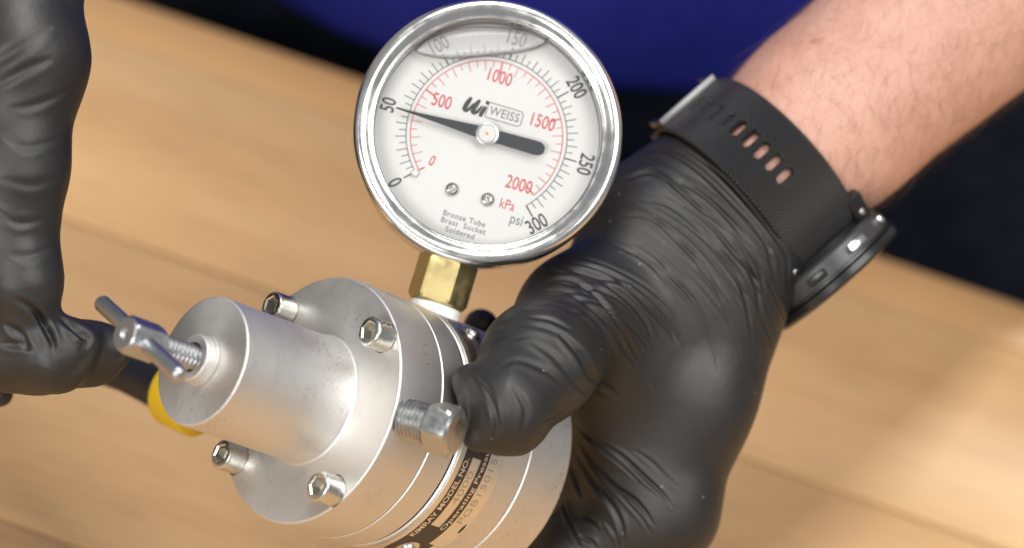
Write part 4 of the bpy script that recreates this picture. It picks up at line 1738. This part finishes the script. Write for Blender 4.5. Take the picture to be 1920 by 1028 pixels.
# buckle: steel bar and frame near the palm side
p0 = strap_pt(s_at(170), 0, 3.4 * mm)
th = math.radians(170)
nb = Vector((math.cos(th) / R1, math.sin(th) / R2, 0)).normalized()
tb_ = Vector((-nb.y, nb.x, 0))
bxf = Matrix.Translation(p0) @ Matrix((tb_, nb, Vector((0, 0, 1)))).transposed().to_4x4()
buckle = box('buckle', -0.7 * mm, 0.7 * mm, -1.2 * mm, 1.0 * mm, -10.4 * mm, 10.4 * mm, M_BUCKLE, watch, 0.4 * mm, bxf)
for sgn in (-1, 1):
    box('buckle_arm', 0.5 * mm, 9 * mm, -1.2 * mm, 0.6 * mm, sgn * 9.6 * mm - 0.8 * mm, sgn * 9.6 * mm + 0.8 * mm, M_WCASE, buckle, 0.3 * mm, bxf)
box('keeper_loop', -16.0 * mm, -12.5 * mm, -1.0 * mm, 0.6 * mm, -11.2 * mm, 11.2 * mm, M_RUBBER, watch, 0.5 * mm, Matrix.Translation(strap_pt(s_at(196), 0, 2.6 * mm)) @ bxf.to_3x3().to_4x4() @ Matrix.Translation((14 * mm, 0, 0)))
# case: round, axis along +X of the watch frame
CX = 24.3 * mm
cxf = frame((1, 0, 0), (0, 0, 1), (CX, 0, 0))
WR = 21.5 * mm
lathe('case_back', [(0, 0), (13 * mm, 0), (17 * mm, 1.2 * mm), (18.5 * mm, 3.0 * mm), (18.8 * mm, 3.6 * mm), (0, 3.6 * mm)], M_WCASE, watch, 96, xf=cxf)
case = lathe('case', [(16 * mm, 2.6 * mm), (WR - 1.8 * mm, 2.8 * mm), (WR - 1.0 * mm, 3.6 * mm), (WR - 1.0 * mm, 8.2 * mm), (WR - 1.6 * mm, 8.9 * mm), (15 * mm, 9.0 * mm)], M_WGREY, watch, 96, xf=cxf)
lathe('bezel', [(15 * mm, 9.0 * mm), (WR - 0.6 * mm, 9.0 * mm), (WR + 0.4 * mm, 9.6 * mm), (WR + 0.4 * mm, 11.4 * mm), (WR - 0.5 * mm, 12.3 * mm), (17.5 * mm, 12.8 * mm), (17 * mm, 12.2 * mm), (0, 12.2 * mm)], M_WCASE, watch, 96, xf=cxf)
lathe('trim_ring', [(WR - 1.0 * mm, 8.3 * mm), (WR + 0.1 * mm, 8.45 * mm), (WR + 0.1 * mm, 8.85 * mm), (WR - 1.0 * mm, 8.95 * mm)], M_WTRIM, watch, 96, xf=cxf)
# buttons stand out round the rim (angle from the elbow direction, towards the camera)
for deg, mat, wd in ((78, M_WSTEEL, 3.2), (38, M_WSTEEL, 1.3), (118, M_WCASE, 3.0)):
    a = math.radians(deg)
    dirv = Vector((0, math.sin(a), WS * math.cos(a)))
    tz = Vector((1, 0, 0))
    ty = tz.cross(dirv)
    bx_ = Matrix.Translation(Vector((CX + 6.0 * mm, 0, 0)) + dirv * (WR - 1.3 * mm)) @ Matrix((dirv, ty, tz)).transposed().to_4x4()
    box('button', 0, 2.0 * mm, -wd * mm, wd * mm, -1.2 * mm, 1.2 * mm, mat, watch, 0.5 * mm, bx_)
# lugs and lug screws
for sz in (-1, 1):
    for yy in (1,):
        lx = Matrix.Translation((CX - 2.0 * mm, 14.5 * mm, WS * sz * 13.0 * mm)) @ Matrix.Rotation(math.radians(-38), 4, 'Z')
        lug = box('lug', -5.0 * mm, 6.5 * mm, -3.0 * mm, 3.4 * mm, -2.6 * mm, 2.6 * mm, M_WCASE, watch, 1.2 * mm, lx)
        lathe('lug_screw', [(0.9 * mm, 0), (0.9 * mm, 0.5 * mm), (0.6 * mm, 0.8 * mm), (0, 0.85 * mm)], M_WSTEEL, lug, 16, xf=lx @ Matrix.Translation((0.8 * mm, 3.2 * mm, 0)) @ Matrix.Rotation(-PI / 2, 4, 'X'))

# ------------------------------------------------------------------ tool with a yellow collar lying on the table
c0 = P(326, 733, 0.800)
c1 = P(468, 797, 0.780)
TMW = frame(c1 - c0, (0, 0, 1), c0)
tool = empty('hand_tool', TMW)
tag(tool, 'dark hand tool with yellow collar held behind the regulator by the left glove', 'tool')
HRr = 7.2 * mm
prof = [(0, -68 * mm)] + rnd(HRr - 3 * mm, -65 * mm, -PI / 2, 0, 3 * mm, 5) + [(HRr, -30 * mm), (HRr - 0.7 * mm, -20 * mm), (HRr - 0.4 * mm, -10 * mm), (HRr, -4 * mm), (HRr, 0), (0, 0)]
lathe('grip', prof, M_TOOL, tool, 48)
prof = [(0, 0)] + [(HRr + 0.6 * mm, 0.02 * mm)] + rnd(9.0 * mm, 1.0 * mm, -PI / 2, 0, 1.0 * mm, 4) + rnd(9.0 * mm, 10.8 * mm, 0, PI / 2, 1.0 * mm, 4) + [(0, 11.8 * mm)]
lathe('yellow_collar', prof, M_YELLOW, tool, 64)
lathe('shaft', [(0, 11.7 * mm), (4.6 * mm, 11.8 * mm), (4.6 * mm, 60 * mm), (3.4 * mm, 64 * mm), (0, 64 * mm)], M_TOOL_SHAFT, tool, 32)
